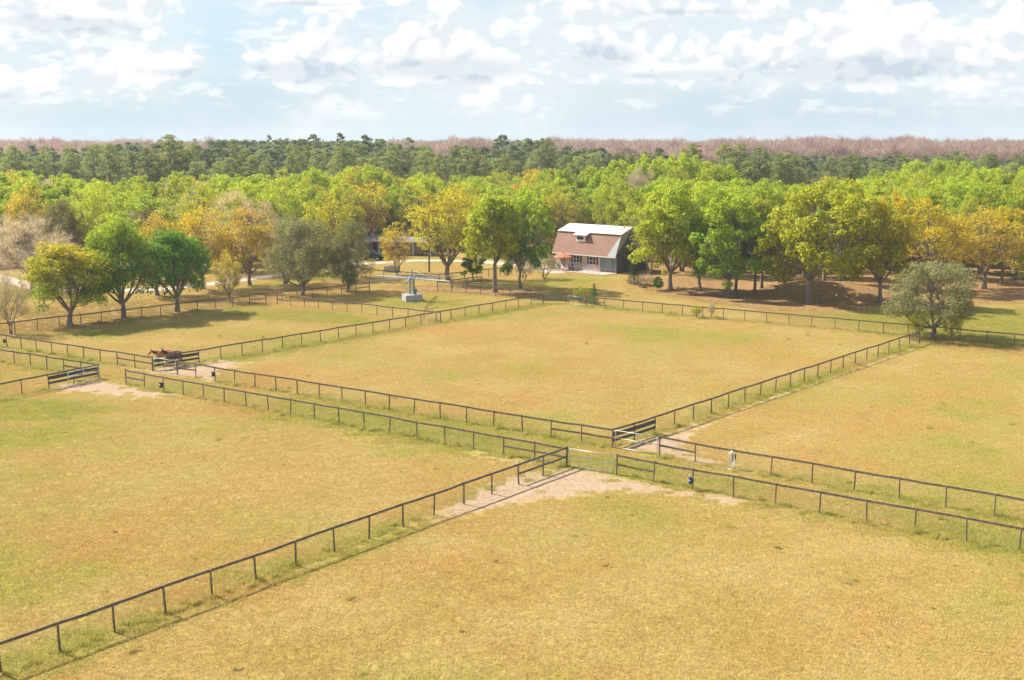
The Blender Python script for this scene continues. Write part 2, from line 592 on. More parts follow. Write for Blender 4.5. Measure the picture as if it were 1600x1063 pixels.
def instance_modifier(obj, meshes, name):
    """geometry nodes: scatter the given meshes on the object's vertices ('rot','scl' vectors, 'pick' index)"""
    t = bpy.data.node_groups.new(name, 'GeometryNodeTree')
    t.interface.new_socket('Geometry', in_out='INPUT', socket_type='NodeSocketGeometry')
    t.interface.new_socket('Geometry', in_out='OUTPUT', socket_type='NodeSocketGeometry')
    gi = t.nodes.new('NodeGroupInput')
    go = t.nodes.new('NodeGroupOutput')
    jn = t.nodes.new('GeometryNodeJoinGeometry')
    srcs = []
    for me in meshes:
        src = bpy.data.objects.new(me.name + '_source', me)
        oi = t.nodes.new('GeometryNodeObjectInfo')
        oi.inputs['Object'].default_value = src
        oi.inputs['As Instance'].default_value = True
        srcs.append(oi)
    for oi in reversed(srcs):
        t.links.new(oi.outputs['Geometry'], jn.inputs[0])
    ip = t.nodes.new('GeometryNodeInstanceOnPoints')
    ip.inputs['Pick Instance'].default_value = True

    def na(nm, typ):
        q = t.nodes.new('GeometryNodeInputNamedAttribute')
        q.data_type = typ
        q.inputs['Name'].default_value = nm
        return q.outputs[0]
    t.links.new(gi.outputs[0], ip.inputs['Points'])
    t.links.new(jn.outputs[0], ip.inputs['Instance'])
    t.links.new(na('pick', 'INT'), ip.inputs['Instance Index'])
    er = t.nodes.new('FunctionNodeEulerToRotation')
    t.links.new(na('rot', 'FLOAT_VECTOR'), er.inputs[0])
    t.links.new(er.outputs[0], ip.inputs['Rotation'])
    t.links.new(na('scl', 'FLOAT_VECTOR'), ip.inputs['Scale'])
    t.links.new(ip.outputs[0], go.inputs[0])
    md = obj.modifiers.new(name, 'NODES')
    md.node_group = t


def scatter_object(name, pts, rz, scl, pick, meshes, colours):
    me = mesh_np(name, pts, [])
    n = len(pts)
    rot = np.zeros((n, 3), np.float32)
    rot[:, 2] = rz
    me.attributes.new('rot', 'FLOAT_VECTOR', 'POINT').data.foreach_set('vector', rot.ravel())
    me.attributes.new('scl', 'FLOAT_VECTOR', 'POINT').data.foreach_set('vector', scl.astype(np.float32).ravel())
    me.attributes.new('pick', 'INT', 'POINT').data.foreach_set('value', pick.astype(np.int32))
    for nm, c in colours.items():
        me.attributes.new(nm, 'FLOAT_COLOR', 'POINT').data.foreach_set('color', c.astype(np.float32).ravel())
    o = link(name, me)
    instance_modifier(o, meshes, name + '_scatter')
    return o


def make_grass():
    """large tiles on clean pasture, small tiles along sand, litter and drive"""
    X, Y, S, K = [], [], [], []
    sub = 4
    gx, gy = np.meshgrid(np.arange(-100, 100, TILE), np.arange(39, 212, TILE))
    x, y = gx.ravel(), gy.ravel()
    keep = np.abs(x) < 0.47 * y + 4
    x, y = x[keep], y[keep]
    o = (np.arange(sub) + .5) / sub * TILE - TILE / 2
    ox, oy = [a.ravel() for a in np.meshgrid(o, o)]
    sx, sy = x[:, None] + ox, y[:, None] + oy
    dr, li, gr, dv = zones(sx, sy)
    p = sstep(dr, .12, .98) * .97
    p = np.maximum(p, sstep(li, .45, 1.0))
    p = np.maximum(p, sstep(dv, .2, .6))
    clean = p.max(1) < 0.02
    part = (~clean)[:, None] & (rng.random(p.shape) > p)
    x = np.concatenate([x[clean], sx[part]])
    y = np.concatenate([y[clean], sy[part]])
    nb = int(clean.sum())
    n = len(x)
    # taller weeds: along the fence feet and here and there in the pasture
    wx, wy = [], []
    for (ax, ay), (bx, by) in FENCE_LINES:
        L = math.hypot(bx - ax, by - ay)
        for t in rng.random(int(L * 2.2)):
            o_ = rng.normal(0, .28)
            wx.append(ax + (bx - ax) * t - (by - ay) / L * o_)
            wy.append(ay + (by - ay) * t + (bx - ax) / L * o_)
    cx_, cy_ = rng.uniform(-60, 60, 70), rng.uniform(42, 140, 70)
    k_ = rng.integers(0, 70, 90)
    wx = np.concatenate([wx, cx_[k_] + rng.normal(0, 4.5, 90)])
    wy = np.concatenate([wy, cy_[k_] + rng.normal(0, 4.5, 90)])
    ok = zones(wx, wy)[0] < .4
    wx, wy = wx[ok], wy[ok]
    x, y = np.concatenate([x, wx]), np.concatenate([y, wy])
    nw, n = n, len(x)
    dr, li, gr, dv = zones(x, y)
    gr[nw:] = np.maximum(gr[nw:], rng.uniform(.3, 1.3, n - nw))
    pick = rng.integers(0, 4, n)
    pick[nb:nw] += 4
    pick[nw:] = 8 + rng.integers(0, 3, n - nw)
    pts = np.stack([x, y, ground_z(x, y)], 1)
    sc3 = np.stack([np.ones(n), np.ones(n), rng.uniform(.9, 1.1, n) * (0.8 + 0.75 * gr)], 1)
    o = scatter_object('grass', pts, rng.integers(0, 4, n) * (math.pi / 2), sc3, pick,
                       [grass_patch(100 + i) for i in range(4)] + [grass_patch(110 + i, TILE / sub, 27) for i in range(4)] + [grass_patch(120 + i, .34, 5, 26, 2.3) for i in range(3)],
                       {'zone': np.stack([dr, li, gr, dv], 1)})
    tag(o, 'short straw and green pasture grass covering the paddocks', 'grass', kind='stuff')


make_grass()

# ------------------------------------------------------------------ materials for built things
WOOD = simple_mat('weathered_shaded_wood', (0.085, 0.062, 0.046), 0.75, 0.4, 3.0, col2=(0.175, 0.138, 0.105))  # dark brown weathered wood, shade on the facing side put into the colour
WOODG = simple_mat('weathered_sunlit_wood', (0.250, 0.190, 0.128), 0.8, 0.4, 4.0, col2=(0.135, 0.100, 0.068))  # lighter copy of the same wood: sunlit tone put into the colour
BOARD = simple_mat('dark_green_board', (0.022, 0.032, 0.034), 0.6, 0.4, 3.0, col2=(0.05, 0.06, 0.06))
WIRE = simple_mat('galvanised_wire', (0.30, 0.31, 0.31), 0.5, 0.2, 20.0, metallic=0.3)
GALV = simple_mat('galvanised_tube', (0.52, 0.54, 0.54), 0.45, 0.25, 8.0, metallic=0.35)
STEEL = simple_mat('grey_steel', (0.27, 0.31, 0.34), 0.5, 0.3, 6.0, metallic=0.3)
CONC = simple_mat('pale_concrete', (0.36, 0.355, 0.34), 0.9, 0.2, 3.0, bump=0.3)
PATIO = simple_mat('pink_paving', (0.46, 0.33, 0.28), 0.9, 0.25, 2.0, bump=0.2)


# ------------------------------------------------------------------ fences
def fence(name, label, a, b, wood=WOOD, low=(), panel=(), spacing=2.58, h=1.33, wire=True, seed=0, first=True, last=True, group='paddock fences'):
    """one straight run of post-and-rail fence: posts, a board per bay, woven wire below"""
    r = random.Random(seed * 7 + 3)
    A, B = Vector((a[0], a[1], 0)), Vector((b[0], b[1], 0))
    L = (B - A).length
    nb = max(1, round(L / spacing))
    d = (B - A) / L
    nrm = Vector((-d.y, d.x, 0))
    ang = math.atan2(d.y, d.x)
    root = thing(name, label, 'fence', (A.x, A.y, gz(A.x, A.y)), ang, group)
    st = L / nb
    hs = [h + r.uniform(-.03, .03) for _ in range(nb + 1)]
    dzs = [gz(A.x + d.x * i * st, A.y + d.y * i * st) - root.location.z for i in range(nb + 1)]
    for i in range(nb + 1):
        if (i == 0 and not first) or (i == nb and not last):
            continue
        lean = (r.uniform(-.06, .06), r.uniform(-.06, .06))
        rad = r.uniform(.044, .055) * (1.35 if i in (0, nb) else 1.0)
        top = hs[i] + (0.06 if i in (0, nb) else 0.015)
        mb = MB()
        mb.tube([(-lean[0], -lean[1], -.25), (0, 0, top * .5), (lean[0] * .3, lean[1] * .3, top)], [rad * 1.05, rad, rad * .96], 7)
        po = mb.build('post', wood, root)
        po.location = (i * st, 0, dzs[i])
    off = 0.068
    sag = [r.uniform(-.035, .035) for _ in range(nb + 1)]

    def rail(i, z, ht, th, nm, mat, y=off, both=True):
        z0, z1 = dzs[i] + z + sag[i], dzs[i + 1] + z + sag[i + 1]
        g = 0.006
        zm = (z0 + z1) / 2 - r.uniform(-.005, .035)
        x0, x1 = i * st + g, (i + 1) * st - g
        mb2 = MB()
        # one board with a slight sag: three stations
        v, f = [], []
        for x, zz in ((x0, z0), ((x0 + x1) / 2, zm), (x1, z1)):
            for sy, sz in ((-1, -1), (1, -1), (1, 1), (-1, 1)):
                v.append((x, y + sy * th / 2, zz + sz * ht / 2))
        for k in range(2):
            for q in range(4):
                q2 = (q + 1) % 4
                f.append((k * 4 + q, k * 4 + q2, k * 4 + 4 + q2, k * 4 + 4 + q))
        f += [(3, 2, 1, 0), (8, 9, 10, 11)]
        mb2.add(v, f)
        mb2.build(nm, mat, root)

    for i in range(nb):
        rail(i, h - 0.075, 0.135, 0.045, 'rail', wood)
        k = i if i >= 0 else 0
        if i in low or (i - nb) in low:
            rail(i, h * 0.50, 0.13, 0.042, 'lower_rail', wood)
        if i in panel or (i - nb) in panel:
            rail(i, h * 0.72, 0.30, 0.03, 'dark_board', BOARD, -0.07)
            rail(i, h * 0.40, 0.20, 0.03, 'dark_board', BOARD, -0.07)
    if wire:
        v, f = [], []

        def quad(p, q, t, up):
            o = len(v)
            tv = Vector((0, 0, t)) if up else Vector((t, 0, 0))
            p, q = Vector(p), Vector(q)
            v.extend([p - tv, q - tv, q + tv, p + tv])
            f.append((o, o + 1, o + 2, o + 3))
        yw = 0.098
        for i in range(nb):
            z0, z1 = dzs[i], dzs[i + 1]
            for k in range(10):
                z = 0.04 + k * 0.12
                quad((i * st, yw, z + z0), ((i + 1) * st, yw, z + z1), 0.0022, True)
            x = i * st
            while x < (i + 1) * st - .02:
                t = (x - i * st) / st
                zz = z0 * (1 - t) + z1 * t
                quad((x, yw, zz + 0.03), (x, yw, zz + h - .12), 0.0026, False)
                x += 0.105
        me = mesh_np('wire_mesh', [tuple(p) for p in v], f, WIRE)
        o = link('wire_mesh', me, root)
        o['kind'] = 'stuff'
    return root


fence('paddock_fence', 'dark post and rail fence crossing the nearest field from lower left to the wire gate', (-25.3, 37.2), (3.6, 73.1), WOOD, low=(-1, -2), seed=1)
fence('paddock_fence', 'weathered fence running right from the wire gate, blue bucket on its third post', (6.7, 71.2), (39.5, 47.8), WOODG, low=(0,), spacing=2.75, seed=2)
fence('paddock_fence', 'near fence of the lane running left from the wire gate to the open gate', (3.6, 73.1), (-33.9, 99.1), WOODG, low=(0, 1, -1), seed=3, first=False)
fence('paddock_fence', 'lane fence in front of the large middle paddock, between the horses and the tube gate', (-30.6, 103.3), (7.0, 77.8), WOODG, low=(0, -1, -2), seed=4)
fence('paddock_fence', 'lane fence running right from the tube gate, white hose on its third post', (10.0, 75.8), (40.5, 53.2), WOODG, low=(0,), spacing=2.75, seed=5)
fence('paddock_fence', 'dark fence between the large middle paddock and the right paddock', (7.0, 77.8), (43.0, 119.9), WOOD, panel=(0, 1), seed=6, first=False)
fence('paddock_fence', 'dark fence rising from the horses to the far gate, left side of the middle paddock', (-33.4, 105.1), (4.1, 149.8), WOOD, panel=(0, 1), seed=7)
fence('paddock_fence', 'short dark boarded fence at the left edge beside the open gate', (-46.8, 86.0), (-37.2, 101.7), WOOD, panel=(-1, -2), seed=8)
fence('paddock_fence', 'near lane fence at the left edge, ending at the dark boarded panel', (-58.0, 114.8), (-37.2, 101.7), WOODG, low=(-1, -2), seed=9, last=False)
fence('paddock_fence', 'far lane fence at the left edge, ending at the gate with the horses', (-63.0, 124.7), (-33.4, 105.1), WOODG, low=(-1, -2), seed=10, last=False)
fence('paddock_fence', 'dark fence under the yellow and green trees at the left', (-66.0, 115.6), (-32.5, 151.0), WOOD, low=(-1,), seed=11)
fence('paddock_fence', 'dark fence passing in front of the two olive grey trees', (-32.5, 151.0), (-20.3, 163.0), WOOD, low=(-1,), seed=12, first=False)
fence('paddock_fence', 'grey fence along the front left of the horse walker paddock', (-30.8, 149.8), (-8.4, 133.9), WOODG, low=(0,), seed=13)
fence('paddock_fence', 'dark fence behind the horse walker, before the driveway', (-24.5, 181.3), (-11.0, 173.3), WOOD, seed=14)
fence('paddock_fence', 'fence to the right of the horse walker, passing under the tall green tree', (-10.7, 164.1), (4.0, 153.2), WOODG, seed=15)
fence('paddock_fence', 'short dark fence under the dark green shrub', (-10.7, 164.1), (-4.5, 170.1), WOOD, low=(-1,), seed=16, first=False)
fence('paddock_fence', 'far dark fence behind the dark green shrub towards the patio', (-11.0, 173.3), (0.0, 184.4), WOOD, seed=17, first=False)
fence('paddock_fence', 'long grey fence along the far side of the middle paddock below the house lawn', (9.6, 147.5), (66.0, 109.4), WOODG, low=(0,), spacing=2.7, seed=18)


# ------------------------------------------------------------------ gates
def tube_gate(name, label, a, b, h=1.2, bars=(0.12, 0.80, 1.18), uprights=1, mat=GALV, mesh=False, z=0.08, group='field gates'):
    A, B = Vector((a[0], a[1], 0)), Vector((b[0], b[1], 0))
    L = (B - A).length
    root = thing(name, label, 'gate', (A.x, A.y, 0), math.atan2(B.y - A.y, B.x - A.x), group)
    mb = MB()
    rr = 0.026
    for x in (0.05, L - 0.05):
        mb.tube([(x, 0, z), (x, 0, h)], rr, 8)
    mb.tube([(0.05, 0, z), (L - .05, 0, z)], rr, 8)
    mb.tube([(0.05, 0, h), (L - .05, 0, h)], rr, 8)
    mb.build('gate_frame', mat, root, True)
    for bz in bars:
        if z + .05 < bz < h - .05:
            m2 = MB()
            m2.tube([(.06, 0, bz), (L - .06, 0, bz)], rr * .85, 8)
            m2.build('gate_bar', mat, root, True)
    for k in range(uprights):
        x = L * (k + 1) / (uprights + 1)
        m2 = MB()
        m2.tube([(x, .03, z), (x, .03, h)], rr * .7, 6)
        m2.build('gate_brace', mat, root, True)
    if mesh:
        m2 = MB()
        x = .2
        while x < L - .1:
            m2.box((x, -.03, (z + .75) / 2), (.009, .009, .75 - z))
            x += .15
        for k in range(5):
            m2.box((L / 2, -.035, z + .1 + k * .13), (L - .1, .007, .007))
        m2.build('gate_wire', GALV, root)['kind'] = 'stuff'
    m2 = MB()
    m2.box((.0, 0, .35), (.10, .03, .05))
    m2.box((.0, 0, h - .2), (.10, .03, .05))
    m2.build('hinge', STEEL, root)
    return root


tube_gate('field_gate', 'pale wire gate closed across the sandy gateway in the foreground', (3.72, 73.0), (6.55, 71.28), 1.25, (0.80,), 1, mesh=True)
tube_gate('field_gate', 'pale tube gate opening into the right paddock beside the dark boards', (7.15, 77.7), (9.9, 75.87), 1.28, (0.75,), 1)
tube_gate('field_gate', 'pale tube gate closed in front of the two brown horses', (-33.3, 105.0), (-30.7, 103.38), 1.3, (0.92,), 1)
tube_gate('field_gate', 'pale tube gate standing open against the dark boarded fence at the left', (-37.12, 101.55), (-38.6, 98.1), 1.25, (0.9,), 1)
tube_gate('field_gate', 'dark gate at the far corner of the middle paddock near the sapling', (4.3, 149.8), (7.2, 149.8), 1.25, (0.45, 0.85), 0, mat=WOOD)
tube_gate('field_gate', 'thin grey gate between the far dark gate and the long grey fence', (7.35, 149.75), (9.45, 147.65), 1.15, (0.6,), 0, mat=STEEL)


# ------------------------------------------------------------------ trees
def leaf_material():
    m, n = material('foliage')
    oi = n.n('ShaderNodeObjectInfo')
    c2 = n.n('ShaderNodeAttribute', attribute_name='second_colour', attribute_type='OBJECT').outputs['Vector']
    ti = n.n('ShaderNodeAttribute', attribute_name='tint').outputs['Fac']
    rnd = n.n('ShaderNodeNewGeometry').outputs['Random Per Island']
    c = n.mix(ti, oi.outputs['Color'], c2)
    hsv = n.n('ShaderNodeHueSaturation', {'Color': c, 'Hue': n.lin(rnd, 0, 1, 0.485, 0.515), 'Saturation': n.lin(rnd, 0, 1, 1.05, 0.88),
                                          'Value': n.lin(n.m('FRACT', n.m('MULTIPLY', rnd, 7.31)), 0, 1, 0.68, 1.32)})
    c = hsv.outputs[0]
    d = n.n('ShaderNodeBsdfPrincipled', {'Base Color': c, 'Roughness': 0.6, 'Specular IOR Level': 0.10})
    t = n.n('ShaderNodeBsdfTranslucent', {'Color': n.mix(1.0, c, (1.15, 1.1, 0.7), 'MULTIPLY')})
    mx = n.n('ShaderNodeMixShader', {0: 0.5, 1: d.outputs[0], 2: t.outputs[0]})
    finish(n, mx.outputs[0])
    return m


def instanced_leaf_material():
    """same foliage for the far wood, colour carried by the instance"""
    m, n = material('far_foliage')
    a = n.n('ShaderNodeAttribute', attribute_name='leaf_colour', attribute_type='INSTANCER').outputs['Color']
    rnd = n.n('ShaderNodeNewGeometry').outputs['Random Per Island']
    hsv = n.n('ShaderNodeHueSaturation', {'Color': a, 'Value': n.lin(rnd, 0, 1, 0.65, 1.35), 'Saturation': 1.0, 'Hue': 0.5})
    d = n.n('ShaderNodeBsdfDiffuse', {'Color': hsv.outputs[0]})
    t = n.n('ShaderNodeBsdfTranslucent', {'Color': hsv.outputs[0]})
    mx = n.n('ShaderNodeMixShader', {0: 0.45, 1: d.outputs[0], 2: t.outputs[0]})
    finish(n, mx.outputs[0])
    return m


LEAF = leaf_material()
FARLEAF = instanced_leaf_material()
BARK = simple_mat('grey_bark', (0.24, 0.19, 0.15), 0.9, 0.4, 3.0, bump=0.5, col2=(0.13, 0.10, 0.08), streak=(1, 1, .25))
BARKD = simple_mat('brown_bark', (0.15, 0.105, 0.075), 0.9, 0.4, 3.0, bump=0.5, col2=(0.08, 0.058, 0.045), streak=(1, 1, .25))


def unit(v):
    return v / (np.linalg.norm(v, axis=-1, keepdims=True) + 1e-9)


def leaf_quads(c, nrm, size, r, aspect=0.62):
    n = len(c)
    t = unit(np.cross(nrm, r.normal(size=(n, 3))))
    b = np.cross(nrm, t)
    s = size[:, None]
    bend = nrm * s * 0.22
    v = np.stack([c + t * s - bend, c + b * s * aspect, c - t * s - bend, c - b * s * aspect], 1).reshape(-1, 3)
    return v, np.arange(n * 4).reshape(-1, 4)


def curve_pts(a, b, r, bow=0.12, n=4, rise=0.15):
    a, b = np.array(a, float), np.array(b, float)
    L = np.linalg.norm(b - a)
    off = r.normal(size=3) * bow * L
    out = []
    for i in range(n + 1):
        t = i / n
        p = a * (1 - t) + b * t + off * math.sin(math.pi * t) * 0.5
        p[2] += rise * L * (t * (1 - t)) * 1.2 * (-0.4 + t)
        out.append(p)
    return out


def make_tree(seed, h=14.0, trunk_h=3.0, rx=5.5, bottom=2.2, n_clumps=100, clump=1.15, per=110, leaf=0.20,
              trunk_r=0.32, n_limbs=6, stems=1, shell=0.5, lobes=0.25, twig=False, flat=0.72, bark=None, up=0.35,
              inner=0.0, shape='round', mat=None, twig_len=0.9, twig_w=0.014):
    """returns (trunk mesh, crown mesh) of a broadleaf tree standing at the origin"""
    r = np.random.default_rng(seed)
    cz = (h + bottom) / 2
    rz = (h - bottom) / 2
    # crown envelope with lobes
    lob = unit(r.normal(size=(9, 3)))
    lamp = r.uniform(-lobes, lobes, 9)
    dirs = unit(r.normal(size=(n_clumps * 3, 3)))
    dirs = dirs[dirs[:, 2] > -0.75][:n_clumps]
    rad = shell + (1 - shell) * r.random(len(dirs)) ** 0.6
    bulge = 1 + (np.clip(dirs @ lob.T, 0, 1) ** 3 * lamp).sum(1)
    sx = np.ones(len(dirs))
    if shape == 'vase':          # narrow below, wide above
        sx = 0.62 + 0.42 * (dirs[:, 2] * rad * 0.5 + 0.5)
    if shape == 'dome':          # wide below
        sx = 1.08 - 0.25 * (dirs[:, 2] * rad * 0.5 + 0.5)
    C = np.stack([dirs[:, 0] * rad * bulge * rx * sx, dirs[:, 1] * rad * bulge * rx * sx, cz + dirs[:, 2] * rad * bulge * rz], 1)
    C[:, 2] = np.minimum(C[:, 2], h - clump * .4)
    # limbs
    tv, tf = [], []

    def addt(pts, radii, sides):
        v, f = tube(pts, radii, sides, cap=False)
        o = len(tv)
        tv.extend(tuple(p) for p in v)
        tf.extend(tuple(i + o for i in q) for q in f)

    forks = []
    for s in range(stems):
        a = 2 * math.pi * s / stems + r.random()
        sp = 0.0 if stems == 1 else 0.25 + .2 * r.random()
        lean = np.array([math.cos(a), math.sin(a), 0]) * sp
        tr = trunk_r / (stems ** 0.45)
        base = lean * 0.6
        top = np.array([0, 0, trunk_h]) + lean * trunk_h * 0.9 + r.normal(size=3) * [0.15, 0.15, 0]
        mid = (base + top) / 2 + r.normal(size=3) * [0.1, 0.1, 0]
        flare = [base + [0, 0, -.3], base + [0, 0, .12], base + [0, 0, .55], mid, top]
        addt(flare, [tr * 1.75, tr * 1.4, tr * 1.08, tr * .95, tr * .82], 9)
        forks.append(top)
    # group clumps round limb directions
    la = np.linspace(0, 2 * np.pi, n_limbs, endpoint=False) + r.uniform(0, 1.0)
    ld = np.stack([np.cos(la), np.sin(la), r.uniform(0.0, 0.9, n_limbs)], 1)
    ld = np.vstack([ld, [[0.1, 0.05, 1.6]]])
    ld = unit(ld)
    rel = unit((C - np.array([0, 0, cz - rz * .3])) * [1 / rx, 1 / rx, 1 / rz])
    own = np.argmax(rel @ ld.T, 1)
    for k in range(len(ld)):
        idx = np.where(own == k)[0]
        if len(idx) == 0:
            continue
        st = forks[k % len(forks)]
        tip = C[idx].mean(0)
        tip = st + (tip - st) * 0.92
        pl = curve_pts(st - np.array([0, 0, .15]), tip, r, 0.16, 5)
        r0 = trunk_r * (0.52 if stems == 1 else .42)
        addt(pl, list(np.linspace(r0, r0 * .3, len(pl))), 6)
        for i in idx:
            q = pl[r.integers(2, len(pl))]
            pb = curve_pts(q, C[i], r, 0.18, 3)
            r1 = max(0.022, r0 * 0.26)
            addt(pb, list(np.linspace(r1, 0.018, len(pb))), 4)
    # foliage
    vs_, fs_, tint = [], [], []
    o = 0
    for i in range(len(C)):
        cr = clump * r.uniform(0.5, 1.55)
        n = max(6, int(per * (cr / clump) ** 2 * r.uniform(.75, 1.2)))
        dd = unit(r.normal(size=(n, 3)) + np.array([0, 0, up]))
        rr = cr * (0.35 + 0.65 * r.random(n) ** 0.45)
        pos = C[i] + dd * rr[:, None] * [1, 1, flat]
        if twig:
            out = unit(dd + 0.9 * unit(C[i] - [0, 0, cz - rz]) + r.normal(size=(n, 3)) * .35)
            ln = twig_len * r.uniform(0.5, 1.3, n)[:, None]
            wv = unit(np.cross(out, r.normal(size=(n, 3)))) * (twig_w * r.uniform(.6, 1.4, n))[:, None]
            st = pos - out * ln * 0.5
            v = np.stack([st - wv, st + wv, pos + out * ln * .5], 1).reshape(-1, 3)
            f = np.arange(n * 3).reshape(-1, 3)
        else:
            nr = unit(dd * 0.75 + r.normal(size=(n, 3)) * 0.55 + [0, 0, .25])
            v, f = leaf_quads(pos, nr, leaf * r.uniform(.6, 1.35, n), r)
        vs_.append(v)
        fs_.append(f + o)
        o += len(v)
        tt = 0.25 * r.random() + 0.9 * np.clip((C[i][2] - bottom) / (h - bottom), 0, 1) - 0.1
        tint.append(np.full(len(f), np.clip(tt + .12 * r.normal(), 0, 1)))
    V, T = np.concatenate(vs_), np.concatenate(tint)
    F = [tuple(q) for a in fs_ for q in a.tolist()]
    crown = mesh_np('crown', V, F, mat or LEAF)
    crown.attributes.new('tint', 'FLOAT', 'FACE').data.foreach_set('value', T.astype(np.float32))
    trunk = mesh_np('trunk', tv, tf, bark or BARK, True)
    return trunk, crown


def make_pine(seed, h=20.0, far=False, mat=None):
    r = np.random.default_rng(seed)
    tv, tf = [], []

    def addt(pts, radii, sides):
        v, f = tube(pts, radii, sides, cap=False)
        o = len(tv)
        tv.extend(tuple(p) for p in v)
        tf.extend(tuple(i + o for i in q) for q in f)
    bx = r.normal(size=2) * .3
    tp = [np.array([bx[0] * t * t, bx[1] * t * t, h * t]) for t in (-.01, .25, .5, .75, .97)]
    addt(tp, [.26, .22, .17, .11, .03], 7)
    C = []
    cb = h * r.uniform(.50, .62)
    nb = 14 if far else 22
    for k in range(nb):
        t = k / (nb - 1)
        z = cb + (h - .5 - cb) * t
        ln = (3.0 * (1 - t) ** .8 + .55) * r.uniform(.6, 1.25)
        a = k * 2.4 + r.uniform(-.5, .5)
        p0 = np.array([bx[0] * (z / h) ** 2, bx[1] * (z / h) ** 2, z])
        p1 = p0 + [math.cos(a) * ln, math.sin(a) * ln, ln * r.uniform(.05, .4)]
        addt(curve_pts(p0, p1, r, .08, 2), [.055, .04, .02], 3)
        C.append(p1)
        if ln > 1.4:
            C.append(p0 * .4 + p1 * .6 + r.normal(size=3) * .35)
            if not far:
                C.append(p0 * .55 + p1 * .45 + r.normal(size=3) * .5)
    C.append(np.array([bx[0], bx[1], h - .3]))
    vs_, fs_, tint = [], [], []
    o = 0
    for c in C:
        n = 46 if far else 60
        dd = unit(r.normal(size=(n, 3)) + [0, 0, .45])
        pos = c + dd * (r.uniform(.55, .95) * (.4 + .6 * r.random(n))[:, None]) * [1.15, 1.15, .75]
        nr = unit(r.normal(size=(n, 3)) + dd * .5)
        v, f = leaf_quads(pos, nr, (.36 if far else .20) * r.uniform(.7, 1.3, n), r, .42)
        vs_.append(v)
        fs_.append(f + o)
        o += len(v)
        tint.append(np.full(n, r.random()))
    crown = mesh_np('crown', np.concatenate(vs_), [tuple(q) for a in fs_ for q in a.tolist()], mat or LEAF)
    crown.attributes.new('tint', 'FLOAT', 'FACE').data.foreach_set('value', np.concatenate(tint).astype(np.float32))
    return mesh_np('trunk', tv, tf, BARK, True), crown


def joined(name, trunk, crown):
    """far-wood tree: trunk and crown in one mesh for instancing"""
    bm = bmesh.new()
    bm.from_mesh(trunk)
    k = len(bm.faces)
    bm.from_mesh(crown)
    bm.faces.ensure_lookup_table()
    for i, f in enumerate(bm.faces):
        f.material_index = 0 if i < k else 1
    me = bpy.data.meshes.new(name)
    bm.to_mesh(me)
    bm.free()
    me.materials.append(trunk.materials[0])
    me.materials.append(crown.materials[0])
    return me


CYBARK = simple_mat('pale_cypress_bark', (.33, .27, .24), .9, .25, 2.0)
SPEC = {}
SPEC['oak'] = [make_tree(10 + i, 14, 2.6, 5.6, 0.9, 135, .95, 95, .20, .34, 6, shell=.5, lobes=.6) for i in range(4)]
SPEC['tall'] = [make_tree(30 + i, 15, 4.0, 4.4, 3.0, 140, .95, 85, .20, .30, 5, shell=.5, lobes=.45, shape='vase') for i in range(2)]
SPEC['airy'] = [make_tree(40 + i, 14, 2.2, 5.6, 1.4, 160, .85, 40, .15, .32, 7, shell=.45, lobes=.3, stems=(1, 2, 1)[i], shape=('round', 'vase', 'dome')[i]) for i in range(3)]
SPEC['olive'] = [make_tree(50 + i, 10, 1.4, 5.0, 0.5, 170, .80, 95, .105, .26, 7, shell=.5, lobes=.2, stems=1 + i, up=.2, shape='dome') for i in range(2)]
SPEC['maple'] = [make_tree(60 + i, 11, 1.7, 5.0, 0.9, 150, .95, 115, .14, .30, 7, shell=.55, lobes=.2, shape='dome') for i in range(2)]
SPEC['bare'] = [make_tree(70 + i, 11, 1.6, 5.0, 2.0, 130, .9, 75, .1, .24, 8, shell=.4, lobes=.2, twig=True, stems=2 + i) for i in range(2)]
SPEC['pine'] = [make_pine(80 + i) for i in range(4)]
SPEC['cypress'] = [make_tree(90 + i, 22, 11, 4.2, 9.5, 60, 1.3, 70, .1, .30, 6, shell=.4, lobes=.3, twig=True, twig_len=1.5, twig_w=.03, shape='vase') for i in range(2)]
BASE_H = {'oak': 14, 'tall': 15, 'airy': 14, 'olive': 10, 'maple': 11, 'bare': 11, 'pine': 20, 'cypress': 22}
BASE_R = {'oak': 6.3, 'tall': 4.9, 'airy': 6.0, 'olive': 5.4, 'maple': 5.6, 'bare': 5.6, 'pine': 3.3, 'cypress': 4.8}

YG = (0.410, 0.430, 0.024)     # yellow green
YL = (0.560, 0.450, 0.022)     # yellow
OR = (0.530, 0.375, 0.058)     # tawny orange
GR = (0.190, 0.345, 0.028)     # mid green
DG = (0.075, 0.205, 0.022)     # deep green
LG = (0.400, 0.490, 0.028)     # fresh light green
OL = (0.255, 0.260, 0.115)     # olive grey
GY = (0.500, 0.410, 0.335)     # bare grey twigs
PN = (0.205, 0.265, 0.105)     # pine
CY = (0.43, 0.305, 0.255)     # bare cypress twigs
TR = random.Random(5)


def tree(spec, x, y, h, rad, c1, c2, label, name='tree', var=None, group=None, rz=None, parts=True):
    k = TR.randrange(len(SPEC[spec])) if var is None else var
    tr, cr = SPEC[spec][k]
    root = thing(name, label, 'tree', (x, y, gz(x, y) - .03), TR.uniform(0, 6.28) if rz is None else rz, group)
    s = rad / BASE_R[spec]
    root.scale = (s * TR.uniform(.9, 1.12), s * TR.uniform(.9, 1.12), h / BASE_H[spec])
    link('trunk', tr, root)
    o = link('crown', cr, root)
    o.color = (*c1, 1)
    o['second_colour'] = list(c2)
    return root


